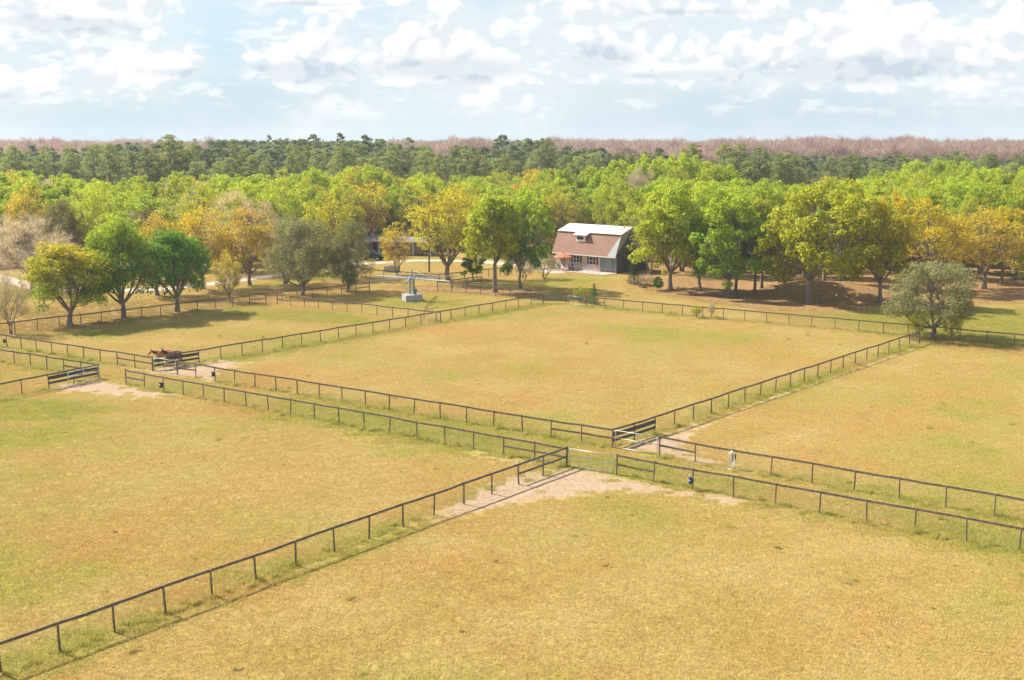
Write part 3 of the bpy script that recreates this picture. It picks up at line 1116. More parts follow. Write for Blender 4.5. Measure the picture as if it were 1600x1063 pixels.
T = tree
T('bare', -55.6, 126.1, 7.0, 2.2, OL, GY, 'thin half bare sapling at the far left edge behind the fence')
T('bare', -69.5, 166.0, 11.0, 7.0, GY, GY, 'wide leafless grey tree behind the golden topped tree at the left edge', 'bare_tree', 0)
T('bare', -44.0, 186.0, 13.0, 6.5, (0.56, 0.44, 0.33), (0.56, 0.42, 0.28), 'tan leafless crown behind the tawny orange tree', 'bare_tree', 1)
T('bare', -34.0, 172.0, 10.5, 5.0, (0.52, 0.42, 0.34), OL, 'leafless tree left of the two olive grey trees beside the driveway', 'bare_tree', 0)
T('maple', -51.5, 132.5, 10.2, 5.4, GR, YL, 'round tree with golden top and green lower leaves at the left', 'maple_tree', 0)
T('maple', -47.0, 137.9, 12.4, 5.4, DG, LG, 'dense bright green round tree beside the golden topped tree', 'maple_tree', 1)
T('maple', -42.1, 143.2, 11.0, 4.4, DG, GR, 'deep green tree with a low bent limb, right of the bright green round tree', 'maple_tree', 0, rz=2.0)
T('airy', -49.2, 158.5, 12.0, 5.0, YG, OR, 'trunk and thin yellow crown standing behind the two green round trees')
T('airy', -44.7, 165.6, 12.5, 5.0, OR, YL, 'tawny orange tree behind the deep green tree at the left', var=0)
T('airy', -39.0, 170.1, 11.5, 4.6, YL, OR, 'golden brown tree at the bend of the pale driveway', var=2)
T('airy', -37.5, 152.1, 6.5, 2.6, OL, YL, 'small grey green sapling leaning over the fence before the driveway', var=1)
T('olive', -29.0, 158.5, 10.8, 4.9, OL, OL, 'left of the two olive grey trees behind the dark fence', 'olive_tree', 0)
T('olive', -23.4, 162.7, 9.8, 3.7, OL, (0.20, 0.21, 0.09), 'right of the two olive grey trees behind the dark fence', 'olive_tree', 1)
T('olive', -22.9, 161.9, 4.4, 1.3, DG, OL, 'dark leafy shoot against the right olive grey trunk', 'sapling_tree', 0)
T('airy', -28.0, 180.8, 13.5, 5.2, YL, YG, 'yellow tree rising behind the gap between the olive grey trees')
T('airy', -18.4, 183.5, 8.5, 3.4, OR, YL, 'low many stemmed rusty tree to the right of the dark parked car', var=1)
T('airy', -9.8, 174.9, 15.0, 7.4, YG, YL, 'wide open crowned yellow green tree with spreading limbs behind the horse walker', 'open_oak_tree', 0)
T('oak', -6.0, 177.2, 4.2, 2.2, GR, DG, 'low dark green shrub beneath the wide open crowned tree', 'shrub', 1)
T('tall', -2.4, 162.0, 15.6, 5.0, YG, LG, 'tall tree with vivid green head left of the house', 'tall_oak_tree', 0)
T('oak', 1.2, 166.0, 13.5, 4.2, DG, LG, 'green crown pressed against the right side of the tall vivid green tree', 'tall_oak_tree', 2)
T('bare', 5.0, 178.2, 4.0, 2.6, GY, OL, 'bare twiggy bush at the left end of the patio', 'bush')
T('bare', 2.0, 176.0, 3.6, 2.2, OL, GY, 'thin leafed bush under the tall vivid green tree', 'bush')
T('oak', 22.6, 163.4, 15.2, 6.6, YG, LG, 'big yellow green oak just right of the house with a pale trunk', 'oak_tree', 0)
T('tall', 26.8, 163.0, 11.5, 3.2, GR, LG, 'slim trunked green tree between the two biggest oaks right of the house', var=1)
T('oak', 29.8, 157.9, 14.4, 5.8, GR, LG, 'bright green oak in the middle of the right hand grove', 'oak_tree', 0, rz=2.6)
T('tall', 31.6, 161.6, 13.0, 3.4, GR, YG, 'thin dark trunk close behind the bright green oak')
T('tall', 34.0, 160.2, 11.0, 3.6, YG, LG, 'thin trunked tree right of the bright green oak', var=0)
T('oak', 35.6, 163.3, 13.0, 4.4, YG, YG, 'second thin trunked tree right of the bright green oak, set farther back', var=3)
T('oak', 39.2, 150.8, 16.0, 7.2, YG, YG, 'largest yellow green oak with pale trunk at the front of the right grove', 'oak_tree', 2)
T('oak', 45.8, 168.1, 14.5, 5.5, YG, LG, 'oak with dark trunk standing on the leafy mound', 'oak_tree', 3)
T('oak', 48.4, 150.2, 14.6, 5.2, YG, YL, 'yellow green oak with slim trunk beside the leafy mound', 'oak_tree', 1, rz=4.0)
T('airy', 59.5, 163.0, 13.0, 6.2, YL, YL, 'golden yellow tree above the olive grey tree at the right', var=2)
T('airy', 68.5, 166.0, 12.4, 5.6, OR, YL, 'second golden tree at the right edge of the grove', var=0)
T('oak', 73.5, 172.0, 11.5, 4.6, YG, YL, 'yellow green tree at the right edge over the shaded lawn', var=0)
T('olive', 45.8, 124.0, 8.4, 5.3, OL, (0.30, 0.29, 0.14), 'olive grey tree with leaning trunk at the far right fence corner', 'olive_tree', 0, rz=1.2)
T('airy', 44.0, 123.4, 3.2, 1.3, YG, YG, 'yellow green seedling left of the leaning olive grey trunk', 'sapling_tree', 1)
T('airy', 47.4, 122.5, 3.0, 1.4, YG, YL, 'yellow green seedling right of the leaning olive grey trunk', 'sapling_tree', 2)
T('airy', 9.0, 151.6, 2.4, 1.3, YG, YG, 'pale yellow green bush beside the young pine at the far fence', 'bush', 1)
T('airy', 22.3, 137.9, 1.7, 0.75, YG, YG, 'small yellow green seedling on the far paddock fence', 'sapling_tree', 0)
T('bare', 24.0, 137.2, 2.2, 0.55, (0.42, 0.38, 0.3), (0.42, 0.38, 0.3), 'bare whitish seedling on the far paddock fence', 'sapling_tree', 0)
T('oak', 20.8, 164.2, 2.0, 1.0, DG, GR, 'small dark green bush at the foot of the big oak right of the house', 'bush', 0)
T('bare', 20.0, 169.5, 1.7, 1.7, (.4, .34, .27), GY, 'low pale twiggy bush beside the conifer at the house corner', 'bush', 1)


def make_conifer(h=4.6, rad=1.45, seed=3):
    r = np.random.default_rng(seed)
    mb = MB()
    mb.tube([(0, 0, -.1), (0, 0, h * .5), (0, 0, h * .98)], [.09, .06, .012], 7)
    vs_, fs_ = [], []
    o = 0
    tiers = 15
    for k in range(tiers):
        z = .35 + (h - .55) * (k / (tiers - 1)) ** .95
        ln = rad * (1 - (z / h)) ** .8 + .08
        for a in np.linspace(0, 2 * np.pi, 9, endpoint=False) + r.random():
            L = ln * r.uniform(.75, 1.1)
            e = np.array([math.cos(a) * L, math.sin(a) * L, z - L * .10])
            s = np.array([0, 0, z])
            mb.tube([s, e], [.018, .006], 3, cap=False)
            n = int(26 * (.3 + L / rad))
            t = r.uniform(.15, 1.0, n)
            pos = s + (e - s) * t[:, None] + r.normal(size=(n, 3)) * [.06, .06, .05]
            v, f = leaf_quads(pos, unit(r.normal(size=(n, 3)) * .6 + [0, 0, 1]), .085 * r.uniform(.7, 1.3, n), r, .45)
            vs_.append(v)
            fs_.append(f + o)
            o += len(v)
    me = mesh_np('crown', np.concatenate(vs_), np.concatenate(fs_), LEAF)
    me.attributes.new('tint', 'FLOAT', 'FACE').data.foreach_set('value', r.random(len(me.polygons)).astype(np.float32))
    return mb, me


cmb, cme = make_conifer()
for (nm, lab, x, y, s, c) in (('conifer_tree', 'dark cone shaped young conifer at the right front corner of the house', 18.2, 170.9, 1.0, (0.022, 0.060, 0.022)),
                              ('conifer_tree', 'young bright green pine in the far fence of the middle paddock', 10.7, 149.4, 0.62, (0.085, 0.20, 0.02))):
    t = thing(nm, lab, 'tree', (x, y, 0), 0.4)
    t.scale = (s, s, s)
    if s == 1.0:
        tr0 = cmb.build('trunk', BARKD, t)
    else:
        link('trunk', tr0.data, t)
    o = link('crown', cme, t)
    o.color = (*c, 1)
    o['second_colour'] = [c[0] * 1.5, c[1] * 1.4, c[2]]


# ---- the wood behind: every tree of the front belts an object of its own
def px_of(x, y):
    return 800 + 1800 * x / (y * .985 + 3.5)


SIL = [(-100, 262), (0, 258), (100, 268), (200, 274), (300, 266), (400, 266), (500, 262), (560, 258), (620, 263), (680, 278), (750, 268), (850, 262), (900, 264),
       (960, 250), (1000, 240), (1050, 246), (1100, 240), (1150, 262), (1200, 282), (1300, 286), (1390, 262), (1420, 250), (1500, 250), (1600, 258), (1700, 258)]


def sil(px):
    return float(np.interp(px, [a for a, b in SIL], [b for a, b in SIL]))


def blocked(x, y):
    px = px_of(x, y)
    if (x - 13) ** 2 + (y - 196) ** 2 < 11.5 ** 2:
        return True                                    # house
    if px < 470 and y < 196 - 0.02 * px:
        return True                                    # yard in front of the left trees
    if 470 <= px < 880 and y < 209:
        return True                                    # drive, patio
    if -31 < x < -13 and y < 225:
        return True                                    # stable and car
    if 880 <= px < 985 and y < 206:
        return True
    if px >= 985 and y < 175:
        return True
    if (x + 83) ** 2 + (y - 240) ** 2 < 8 ** 2:
        return True
    return False


def place_words(px, yy, split):
    for lim, words in ((130, 'at the far left edge'), (300, 'above the golden topped tree'), (450, 'above the tawny orange tree'), (590, 'above the two olive grey trees'),
                       (730, 'above the open crowned tree'), (860, 'above the tall tree left of the house'), (985, 'directly above the house roof'),
                       (1110, 'above the oak right of the house'), (1220, 'above the bright green oak'), (1330, 'above the largest oak'), (1450, 'above the leafy mound'), (9999, 'at the far right edge')):
        if px < lim:
            return words, ('near' if yy < split else 'rear')


KIND_LABEL = {
    'yg': ('oak', YG, LG, 'yellow green oak'),
    'lg': ('oak', GR, LG, 'fresh green oak'),
    'yl': ('airy', YL, YG, 'thin golden tree'),
    'ya': ('airy', YG, LG, 'thin yellow green tree'),
    'or': ('airy', OR, YL, 'tawny orange tree'),
    'gy': ('bare', GY, GY, 'leafless grey tree'),
    'ol': ('olive', OL, (0.17, 0.17, 0.06), 'olive grey tree'),
}
placed = []
rr = random.Random(21)
for row, y0 in enumerate([181, 190, 199, 208, 217, 226, 235, 244, 253, 262, 271]):
    half = 0.46 * y0 + 8
    x = -half + rr.uniform(0, 6)
    while x < half:
        xx, yy = x + rr.uniform(-1.6, 1.6), y0 + rr.uniform(-3, 3)
        x += 7.6 + rr.uniform(-.8, 1.5)
        if blocked(xx, yy):
            continue
        px = px_of(xx, yy)
        if px < 440:
            k = rr.choices(['yg', 'ya', 'yl', 'or', 'gy', 'ol', 'lg'], [34, 18, 18, 5, 14, 9, 8])[0]
            if yy < 212:
                k = rr.choices(['yg', 'ya', 'yl', 'or', 'gy', 'ol', 'lg'], [12, 16, 24, 10, 30, 8, 4])[0]
        elif px < 860:
            k = rr.choices(['yg', 'ya', 'yl', 'or', 'gy', 'lg'], [30, 20, 30, 6, 5, 11])[0]
        else:
            k = rr.choices(['yg', 'ya', 'yl', 'or', 'gy', 'lg', 'ol'], [48, 14, 8, 2, 6, 18, 4])[0]
            if px > 1420 and yy < 215:
                k = rr.choices(['yg', 'yl', 'lg'], [40, 40, 20])[0]
        top = sil(px) + rr.uniform(-3, 12)
        hmax = 21 - (top - 222) * yy / 1800
        h = min(hmax, rr.uniform(12.5, 15.5) if yy < 235 else hmax)
        h = max(7.5, min(h, 18.5))
        if k in ('gy', 'ol'):
            h *= .86
        spec, c1, c2, lab = KIND_LABEL[k]
        f = rr.uniform(.85, 1.15)
        g = rr.uniform(-.02, .03)
        c1 = (c1[0] * f + g, c1[1] * f, c1[2] * f)
        c2 = (c2[0] * f + g, c2[1] * f, c2[2] * f)
        wh, dp = place_words(px, yy, 226)
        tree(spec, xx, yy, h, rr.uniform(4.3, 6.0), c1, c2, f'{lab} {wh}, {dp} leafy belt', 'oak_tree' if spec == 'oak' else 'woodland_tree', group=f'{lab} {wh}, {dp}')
        placed.append(k)

npine = 0
for row, y0 in enumerate([282, 291, 300, 310, 321]):
    half = 0.46 * y0 + 8
    x = -half + rr.uniform(0, 6)
    while x < half:
        xx, yy = x + rr.uniform(-2, 2), y0 + rr.uniform(-4, 4)
        x += 6.2 + rr.uniform(-1, 2.0)
        px = px_of(xx, yy)
        if rr.random() < .16:
            f = rr.uniform(.7, 1.0)
            tree('bare', xx, yy, rr.uniform(10, 14), rr.uniform(4, 5), (GY[0] * f, GY[1] * f, GY[2] * f), OL,
                 'leafless grey tree %s, among %s pines' % place_words(px, yy, 299), 'woodland_tree', group='bare trees among pines %s, %s' % place_words(px, yy, 299))
            continue
        ht = rr.uniform(15.5, 20.5) if px < 860 else rr.uniform(13.5, 18.5)
        f = rr.uniform(.75, 1.3)
        tree('pine', xx, yy, ht, rr.uniform(3.0, 4.6), (PN[0] * f, PN[1] * f, PN[2] * f), (PN[0] * f * 1.5, PN[1] * f * 1.25, PN[2] * f),
             'dark green pine %s, %s pine rows' % place_words(px, yy, 299), 'pine_tree', group='pines %s, %s' % place_words(px, yy, 299))
        npine += 1
PROUD = [(-86, 292, 22.6, 4.8, 'tallest pine of the left half, its ragged crown breaking the skyline'), (-81, 296, 20.5, 4.2, 'pine touching the right side of the tallest left pine'),
         (9.5, 300, 22.0, 3.2, 'lone tall pine breaking the skyline left above the house'), (53, 292, 20.5, 5.5, 'wide pine left of the pine clump above the largest oak'),
         (58, 296, 20.5, 5.0, 'middle pine of the clump above the largest oak'), (64, 300, 19.8, 5.0, 'rightmost pine of the clump above the largest oak'),
         (47, 300, 20.5, 4.5, 'leftmost pine of the clump above the largest oak')]
for (x, y, h, rd, lab) in PROUD:
    tree('pine', x, y, h, rd, (PN[0] * 1.2, PN[1] * 1.15, PN[2]), (PN[0] * 1.7, PN[1] * 1.3, PN[2]),
         lab, 'pine_tree')


def make_far_wood():
    r = np.random.default_rng(77)
    pines = [joined('far_pine', *make_pine(200 + i, 20, True, FARLEAF)) for i in range(4)]
    cyp = [joined('far_cypress', *make_tree(220 + i, 22, 10, 4.4, 7.0, 34, 1.5, 34, .1, .26, 5, shell=.35, lobes=.3, twig=True,
                                            twig_len=1.8, twig_w=.05, bark=CYBARK, shape='vase', mat=FARLEAF)) for i in range(3)]
    P, S, K, Cc = [], [], [], []
    y = 328.0
    while y < 1150:
        st = 6.0 + (y - 328) * 0.012
        half = .47 * y + 20
        x = -half + r.uniform(0, st)
        while x < half:
            xx, yy = x + r.uniform(-2, 2), y + r.uniform(-3, 3)
            x += st * r.uniform(.8, 1.25)
            px = px_of(xx, yy)
            zone = max(math.exp(-((px - 60) / 150) ** 2), .9 * math.exp(-((px - 690) / 75) ** 2), float(sstep(np.array(px), 880, 990)))
            cypress = yy > 372 and r.random() < .02 + zone * 1.1
            if px > 850 and yy > 380 and r.random() < .5:
                cypress = True
            if cypress:
                top = 213 + 2.5 * math.sin(px * .013) + 2 * math.sin(px * .047 + 1) + r.normal(0, 2.6)
                h = 21 + (222 - top) * min(yy, 470) / 1800 * r.uniform(.75, 1.05) + r.uniform(-2.5, .6)
                K.append(4 + r.integers(0, 3))
                S.append((r.uniform(.9, 1.35),) * 2 + (h / 22,))
                f = r.uniform(.8, 1.2)
                Cc.append((CY[0] * f, CY[1] * f * r.uniform(.92, 1.1), CY[2] * f, 1))
            else:
                h = r.uniform(16.3, 20.9) + (.8 if px < 860 else -1.0) + (2.2 if r.random() < .06 else 0) - 2.5 * zone
                K.append(r.integers(0, 4))
                S.append((r.uniform(.95, 1.45),) * 2 + (h / 20,))
                f = r.uniform(.8, 1.3)
                Cc.append((PN[0] * f * 1.1, PN[1] * f, PN[2] * f * 1.15, 1))
            P.append((xx, yy, -.1))
        y += st * .9
    P, S, K, Cc = np.array(P), np.array(S), np.array(K), np.array(Cc)
    o = scatter_object('far_wood', P, r.uniform(0, 6.28, len(P)), S, K, pines + cyp, {'leaf_colour': Cc})
    tag(o, 'far wood of dark pines and leafless reddish cypress along the horizon', 'wood', kind='stuff')


make_far_wood()


# ------------------------------------------------------------------ house
def siding_mat(name, col, pitch, vertical=True, rough=0.8, dark=0.55):
    m, n = material(name)
    co = n.n('ShaderNodeTexCoord').outputs['Object']
    s = n.n('ShaderNodeSeparateXYZ', {0: co})
    ax = n.m('ADD', s.outputs[0], n.m('MULTIPLY', s.outputs[1], 1.0)) if vertical else s.outputs[2]
    fr = n.m('FRACT', n.m('DIVIDE', ax, pitch))
    line = n.m('LESS_THAN', fr, 0.08)
    f = n.noise(co, 1.3, 5, 0.6)
    c = n.mix(n.ss(f, .3, .75), col, tuple(v * .84 for v in col))
    c = n.mix(n.m('MULTIPLY', line, 1 - dark), c, tuple(v * .4 for v in col))
    b = n.n('ShaderNodeBsdfPrincipled', {'Base Color': c, 'Roughness': rough})
    finish(n, b.outputs[0])
    return m


def shingle_mat():
    m, n = material('brown_shingle')
    co = n.n('ShaderNodeTexCoord').outputs['Object']
    st = n.noise(n.vm('MULTIPLY', co, (1.0, .25, .25)), 1.6, 5, .62)
    br = n.n('ShaderNodeTexBrick', {'Vector': n.vm('MULTIPLY', co, (1, 0, 1)), 'Color1': (.30, .165, .115, 1), 'Color2': (.245, .135, .095, 1), 'Mortar': (.20, .11, .08, 1),
                                    'Scale': 1.0, 'Mortar Size': .012, 'Brick Width': .5, 'Row Height': .22})
    # brick texture works in XY: swap z into y
    sp = n.n('ShaderNodeSeparateXYZ', {0: co})
    cb = n.n('ShaderNodeCombineXYZ', {0: sp.outputs[0], 1: sp.outputs[2], 2: 0.0})
    n.set(br.inputs['Vector'], cb.outputs[0])
    c = n.mix(n.ss(st, .52, .72, 0, .55), br.outputs[0], (.22, .13, .09))
    c = n.mix(n.ss(n.noise(co, .5, 4, .6), .5, .7, 0, .4), c, (.35, .215, .15))
    b = n.n('ShaderNodeBsdfPrincipled', {'Base Color': c, 'Roughness': .9})
    finish(n, b.outputs[0])
    return m


WALLC = siding_mat('beige_siding', (.56, .47, .40), .42)
WHITE = simple_mat('white_trim', (.78, .76, .72), .6, .08, 3.0)
METAL = siding_mat('white_metal_roof', (.60, .60, .59), .62, True, .4, .9)
GREYM = simple_mat('grey_metal_sheet', (.27, .285, .29), .55, .15, .8)
SHINGLE = shingle_mat()
SHUT = simple_mat('brown_shutter', (.075, .045, .035), .6, .2)
GABLE = simple_mat('dark_gable', (.055, .055, .055), .8, .3, 2.0)  # near-black tone, far darker than the other house walls
SCREEN = simple_mat('grey_screen', (.165, .20, .215), .55, .15, .7)
BLUEG = simple_mat('blue_grey_panel', (.20, .27, .31), .5, .12, .8)


def glass_mat(name, col=(.02, .025, .03), rough=.08):
    m, n = material(name)
    b = n.n('ShaderNodeBsdfPrincipled', {'Base Color': (*col, 1), 'Roughness': rough, 'Specular IOR Level': .6})
    finish(n, b.outputs[0])
    return m


GLASS = glass_mat('window_glass')
HR = R(-43)
house = thing('gambrel_house', 'small barn roofed house with brown shingles, white metal top and screened porch', 'house', (7.4, 193.9, 0), HR)
HL, HD = 12.9, 8.4
E0, KN, PK = (-.42, 2.72), (1.15, 6.2), (4.2, 7.25)      # (depth, height) of eave, knee and peak
PX = 9.55                                                 # where the screened porch begins


def quadbox(mb, a, b, c, d, t):
    """slab with corners a b c d, thickness t along its normal (downwards)"""
    a, b, c, d = map(Vector, (a, b, c, d))
    n = (b - a).cross(d - a).normalized() * t
    mb.add([a, b, c, d, a - n, b - n, c - n, d - n], [(0, 1, 2, 3), (7, 6, 5, 4), (0, 4, 5, 1), (1, 5, 6, 2), (2, 6, 7, 3), (3, 7, 4, 0)])


mb = MB()
mb.box((PX / 2, .09, 1.5), (PX, .18, 3.0))
mb.box((.09, HD / 2, 1.5), (.18, HD - .36, 3.0))
mb.box((HL / 2, HD - .09, 1.5), (HL, .18, 3.0))
mb.box((PX - .09, HD / 2, 1.5), (.18, HD - .36, 3.0))
wall = mb.build('wall', WALLC, house)
mb = MB()
prof = [(.05, 2.85), (1.2, 6.05), (4.2, 7.08), (HD - 1.2, 6.05), (HD - .05, 2.85)]
mb.prism([(0, y, z) for y, z in prof], (.0, 0, 0), (.16, 0, 0))
mb.build('gable', WALLC, house)
mb = MB()
mb.prism([(0, y, z) for y, z in prof], (HL - .16, 0, 0), (HL, 0, 0))
mb.box((HL - .08, HD / 2, 1.42), (.16, HD - .2, 2.84))
gb = mb.build('gable', GABLE, house)
tag(gb, 'dark gable end on the right')
mb = MB()
for k in range(4):
    mb.box((HL + .012, 1.2 + k * 1.9, 2.4), (.05, .08, 4.6 if k in (1, 2) else 3.0))
mb.box((HL + .012, HD / 2, 2.75), (.045, HD - .3, .1))
mb.build('gable_batten', simple_mat('grey_batten', (.15, .15, .15), .7), house)
# roof
roof = link('roof', None, house)
XL, XR = -.5, HL + .12
mb = MB()
xe = XR - 1.75
quadbox(mb, (XL, E0[0], E0[1]), (xe, E0[0], E0[1]), (XR - .1, KN[0], KN[1]), (XL, KN[0], KN[1]), .12)
mb.build('shingle_slope', SHINGLE, roof)
mb = MB()
quadbox(mb, (XL, HD - KN[0], KN[1]), (XR, HD - KN[0], KN[1]), (XR, HD - E0[0], E0[1]), (XL, HD - E0[0], E0[1]), .12)
mb.build('shingle_slope', SHINGLE, roof)
mb = MB()
n_ = Vector((0, -(KN[1] - E0[1]), KN[0] - E0[0])).normalized() * .02
n_ = Vector((0, -.02, .008))
mb.prism([Vector((xe, E0[0], E0[1])), Vector((XR, E0[0], E0[1])), Vector((XR - .1, KN[0], KN[1]))], n_, n_ + Vector((0, .10, -.03)))
mb.prism([Vector((XR, E0[0], E0[1])), Vector((XR, PK[0], PK[1] - .05)), Vector((XR - .0, KN[0], KN[1] - .02))], (0, 0, 0), (-.05, 0, 0))
tag(mb.build('grey_sheet', GREYM, roof), 'grey metal sheeting over the porch corner')
k_panels = 8
for k in range(k_panels):
    x0 = XL - .05 + (XR - XL + .1) * k / k_panels
    x1 = XL - .05 + (XR - XL + .1) * (k + 1) / k_panels - .015
    mb = MB()
    quadbox(mb, (x0, KN[0] - .22, KN[1] + .06), (x1, KN[0] - .22, KN[1] + .06), (x1, PK[0] - .004, PK[1] + .1), (x0, PK[0] - .004, PK[1] + .1), .07)
    mb.build('metal_panel', METAL, roof)
mb = MB()
quadbox(mb, (XL, PK[0] + .004, PK[1] + .1), (XR, PK[0] + .004, PK[1] + .1), (XR, HD - KN[0] + .2, KN[1] + .06), (XL, HD - KN[0] + .2, KN[1] + .06), .07)
mb.build('metal_panel', METAL, roof)
mb = MB()
mb.bar((XL, E0[0] - .02, E0[1] - .1), (XR, E0[0] - .02, E0[1] - .1), .03, .16)
mb.build('fascia', WHITE, roof)
mb = MB()
mb.tube([(6.4, 3.2, 6.4), (6.4, 3.2, 7.5)], .06, 8)
mb.build('vent_pipe', STEEL, roof)
# dormer
dorm = link('dormer', None, house)
DX, DW = 5.05, 2.0
mb = MB()
mb.prism([(DX - DW / 2, .45, 4.72), (DX - DW / 2, .45, 5.80), (DX - DW / 2, 1.35, 6.1), (DX - DW / 2, 1.0, 5.6)], (0, 0, 0), (DW, 0, 0))
mb.build('dormer_body', SHINGLE, dorm)
mb = MB()
mb.box((DX, .425, 5.22), (DW, .05, 1.0))
mb.build('dormer_face', WHITE, dorm)
mb = MB()
mb.box((DX - .1, .385, 5.33), (1.35, .04, .5))
mb.build('dormer_window', GLASS, dorm)
mb = MB()
quadbox(mb, (DX - 1.45, .1, 5.85), (DX + 1.45, .1, 5.85), (DX + 1.45, 1.45, 6.42), (DX - 1.45, 1.45, 6.42), .09)
mb.build('dormer_roof', METAL, dorm)


def window(parent, xc, zc, wd, ht, y=0.0, shutters=True):
    wnd = MB()
    wnd.box((xc, y - .02, zc), (wd, .05, ht))
    o = wnd.build('window', GLASS, parent)
    f = MB()
    for s in (-1, 1):
        f.box((xc + s * (wd / 2 + .035), y - .045, zc), (.07, .09, ht + .14))
    f.box((xc, y - .045, zc + ht / 2 + .035), (wd, .09, .07))
    f.box((xc, y - .055, zc - ht / 2 - .045), (wd + .2, .13, .09))
    f.box((xc, y - .055, zc), (.05, .04, ht))
    f.box((xc - wd / 4 - .0125, y - .055, zc), (wd / 2 - .03, .035, .045))
    f.box((xc + wd / 4 + .0125, y - .055, zc), (wd / 2 - .03, .035, .045))
    f.build('frame', WHITE, o)
    if shutters:
        for s in (-1, 1):
            sh = MB()
            sh.box((xc + s * (wd / 2 + .27), y - .04, zc), (.36, .05, ht + .1))
            for k in range(7):
                sh.box((xc + s * (wd / 2 + .27), y - .07, zc - ht / 2 + .1 + k * (ht - .2) / 6), (.28, .02, .05))
            sh.build('shutter', SHUT, o)
    return o


window(house, 4.55, 1.85, 1.35, 1.15)
window(house, 8.0, 1.80, 1.35, 1.25)
door = MB()
door.box((1.7, -.025, 1.05), (.95, .06, 2.1))
dr_ = door.build('door', simple_mat('tan_door', (.36, .26, .2), .6), house)
MB().box((2.08, -.08, 1.0), (.05, .06, .14)).build('handle', STEEL, dr_)
# screened porch
porch = link('porch', None, house)
npan = 3
pw = (HL - PX) / npan
for k in range(npan):
    mb = MB()
    mb.box((PX + pw * (k + .5), .08, 1.62), (pw - .10, .03, 2.1))
    mb.build('screen_panel', BLUEG if k == 1 else SCREEN, porch)
    mb = MB()
    mb.box((PX + pw * (k + .5), .08, .28), (pw - .10, .05, .5))
    mb.build('kick_panel', simple_mat('porch_kick', (.22, .17, .16), .8), porch)
for k in range(npan + 1):
    mb = MB()
    mb.box((min(PX + pw * k + .02, HL - .07), .06, 1.36), (.12, .14, 2.72))
    mb.build('porch_post', STEEL, porch)
mb = MB()
mb.box(((PX + HL) / 2, .03, .62), (HL - PX, .05, .09))
mb.build('porch_rail', GALV, porch)

# patio in front of the house (part of the paving)
mb = MB()
mb.box((4.6, -1.75, .05), (17.0, 3.4, .14))
pat = mb.build('patio', PATIO)
pat.location = (7.4, 193.9, 0)
pat.rotation_euler = (0, 0, HR)
tag(pat, kind='structure')
HM = Matrix.Translation((7.4, 193.9, 0)) @ Matrix.Rotation(HR, 4, 'Z')


def hp(x, y, z=.12):
    p = HM @ Vector((x, y, z))
    return (p.x, p.y, p.z)


def patio_railing():
    t = thing('patio_railing', 'thin metal railing along the front of the patio before the house', 'railing', hp(5.0, -3.2), HR)
    for k in range(7):
        MB().tube([(k * 1.15, 0, 0), (k * 1.15, 0, .85)], .022, 6).build('rail_post', STEEL, t)
    MB().tube([(0, 0, .85), (6.9, 0, .85)], .022, 6).build('top_rail', STEEL, t)
    MB().tube([(0, 0, .42), (6.9, 0, .42)], .012, 6).build('lower_rail', STEEL, t)


patio_railing()


def parasol():
    t = thing('parasol', 'orange parasol open over the patio table', 'parasol', hp(2.9, -1.6))
    orange = simple_mat('orange_canvas', (.55, .15, .06), .85, .15, 2.0)
    n = 8
    for k in range(n):
        a0, a1 = 2 * math.pi * k / n, 2 * math.pi * (k + 1) / n
        apex = Vector((0, 0, 2.75))
        p0 = Vector((math.cos(a0) * 1.55, math.sin(a0) * 1.55, 2.12))
        p1 = Vector((math.cos(a1) * 1.55, math.sin(a1) * 1.55, 2.12))
        mid = (p0 + p1) / 2 + Vector((0, 0, -.02))
        m0, m1 = (apex + p0) / 2 + Vector((0, 0, .07)), (apex + p1) / 2 + Vector((0, 0, .07))
        mm = (apex + mid) / 2
        v = [apex, m0, mm, m1, p0, mid, p1, p0 - Vector((0, 0, .12)), mid - Vector((0, 0, .14)), p1 - Vector((0, 0, .12))]
        f = [(0, 1, 2), (0, 2, 3), (1, 4, 5, 2), (2, 5, 6, 3), (4, 7, 8, 5), (5, 8, 9, 6)]
        MB().add(v, f).build('canopy_panel', orange, t)
    MB().tube([(0, 0, 0), (0, 0, 2.85)], .028, 8).build('pole', STEEL, t)
    MB().tube([(0, 0, 0), (0, 0, .08)], .26, 14).build('base', CONC, t)


parasol()
BLACK = simple_mat('black_plastic', (.02, .02, .022), .5, .3)
DARKM = simple_mat('dark_painted_metal', (.035, .04, .04), .5, .3)


def patio_table():
    t = thing('patio_table', 'dark round patio table under the orange parasol', 'table', hp(3.3, -2.35))
    MB().tube([(0, 0, .70), (0, 0, .74)], .62, 20).build('table_top', DARKM, t)
    for k in range(4):
        a = k * math.pi / 2 + .4
        MB().tube([(math.cos(a) * .45, math.sin(a) * .45, 0), (math.cos(a) * .3, math.sin(a) * .3, .7)], .022, 6).build('leg', DARKM, t)


patio_table()


def patio_chair(lab, x, y, rz, mat, back=.95):
    t = thing('patio_chair', lab, 'chair', hp(x, y), HR + rz, 'patio chairs')
    MB().box((0, 0, .42), (.5, .5, .05)).build('seat', mat, t)
    MB().box((0, .25, .68), (.5, .05, .5), (R(-12), 0, 0)).build('backrest', mat, t)
    for sx in (-1, 1):
        for sy in (-1, 1):
            MB().tube([(sx * .22, sy * .22, 0), (sx * .21, sy * .2, .42)], .018, 6).build('leg', DARKM, t)
        MB().box((sx * .25, 0, .62), (.04, .48, .03)).build('armrest', mat, t)


patio_chair('white patio chair in front of the round table', 2.7, -2.9, R(200), WHITE)
patio_chair('white patio chair to the right of the round table', 4.2, -2.9, R(150), WHITE)
patio_chair('dark patio chair behind the round table', 2.3, -2.0, R(60), DARKM)


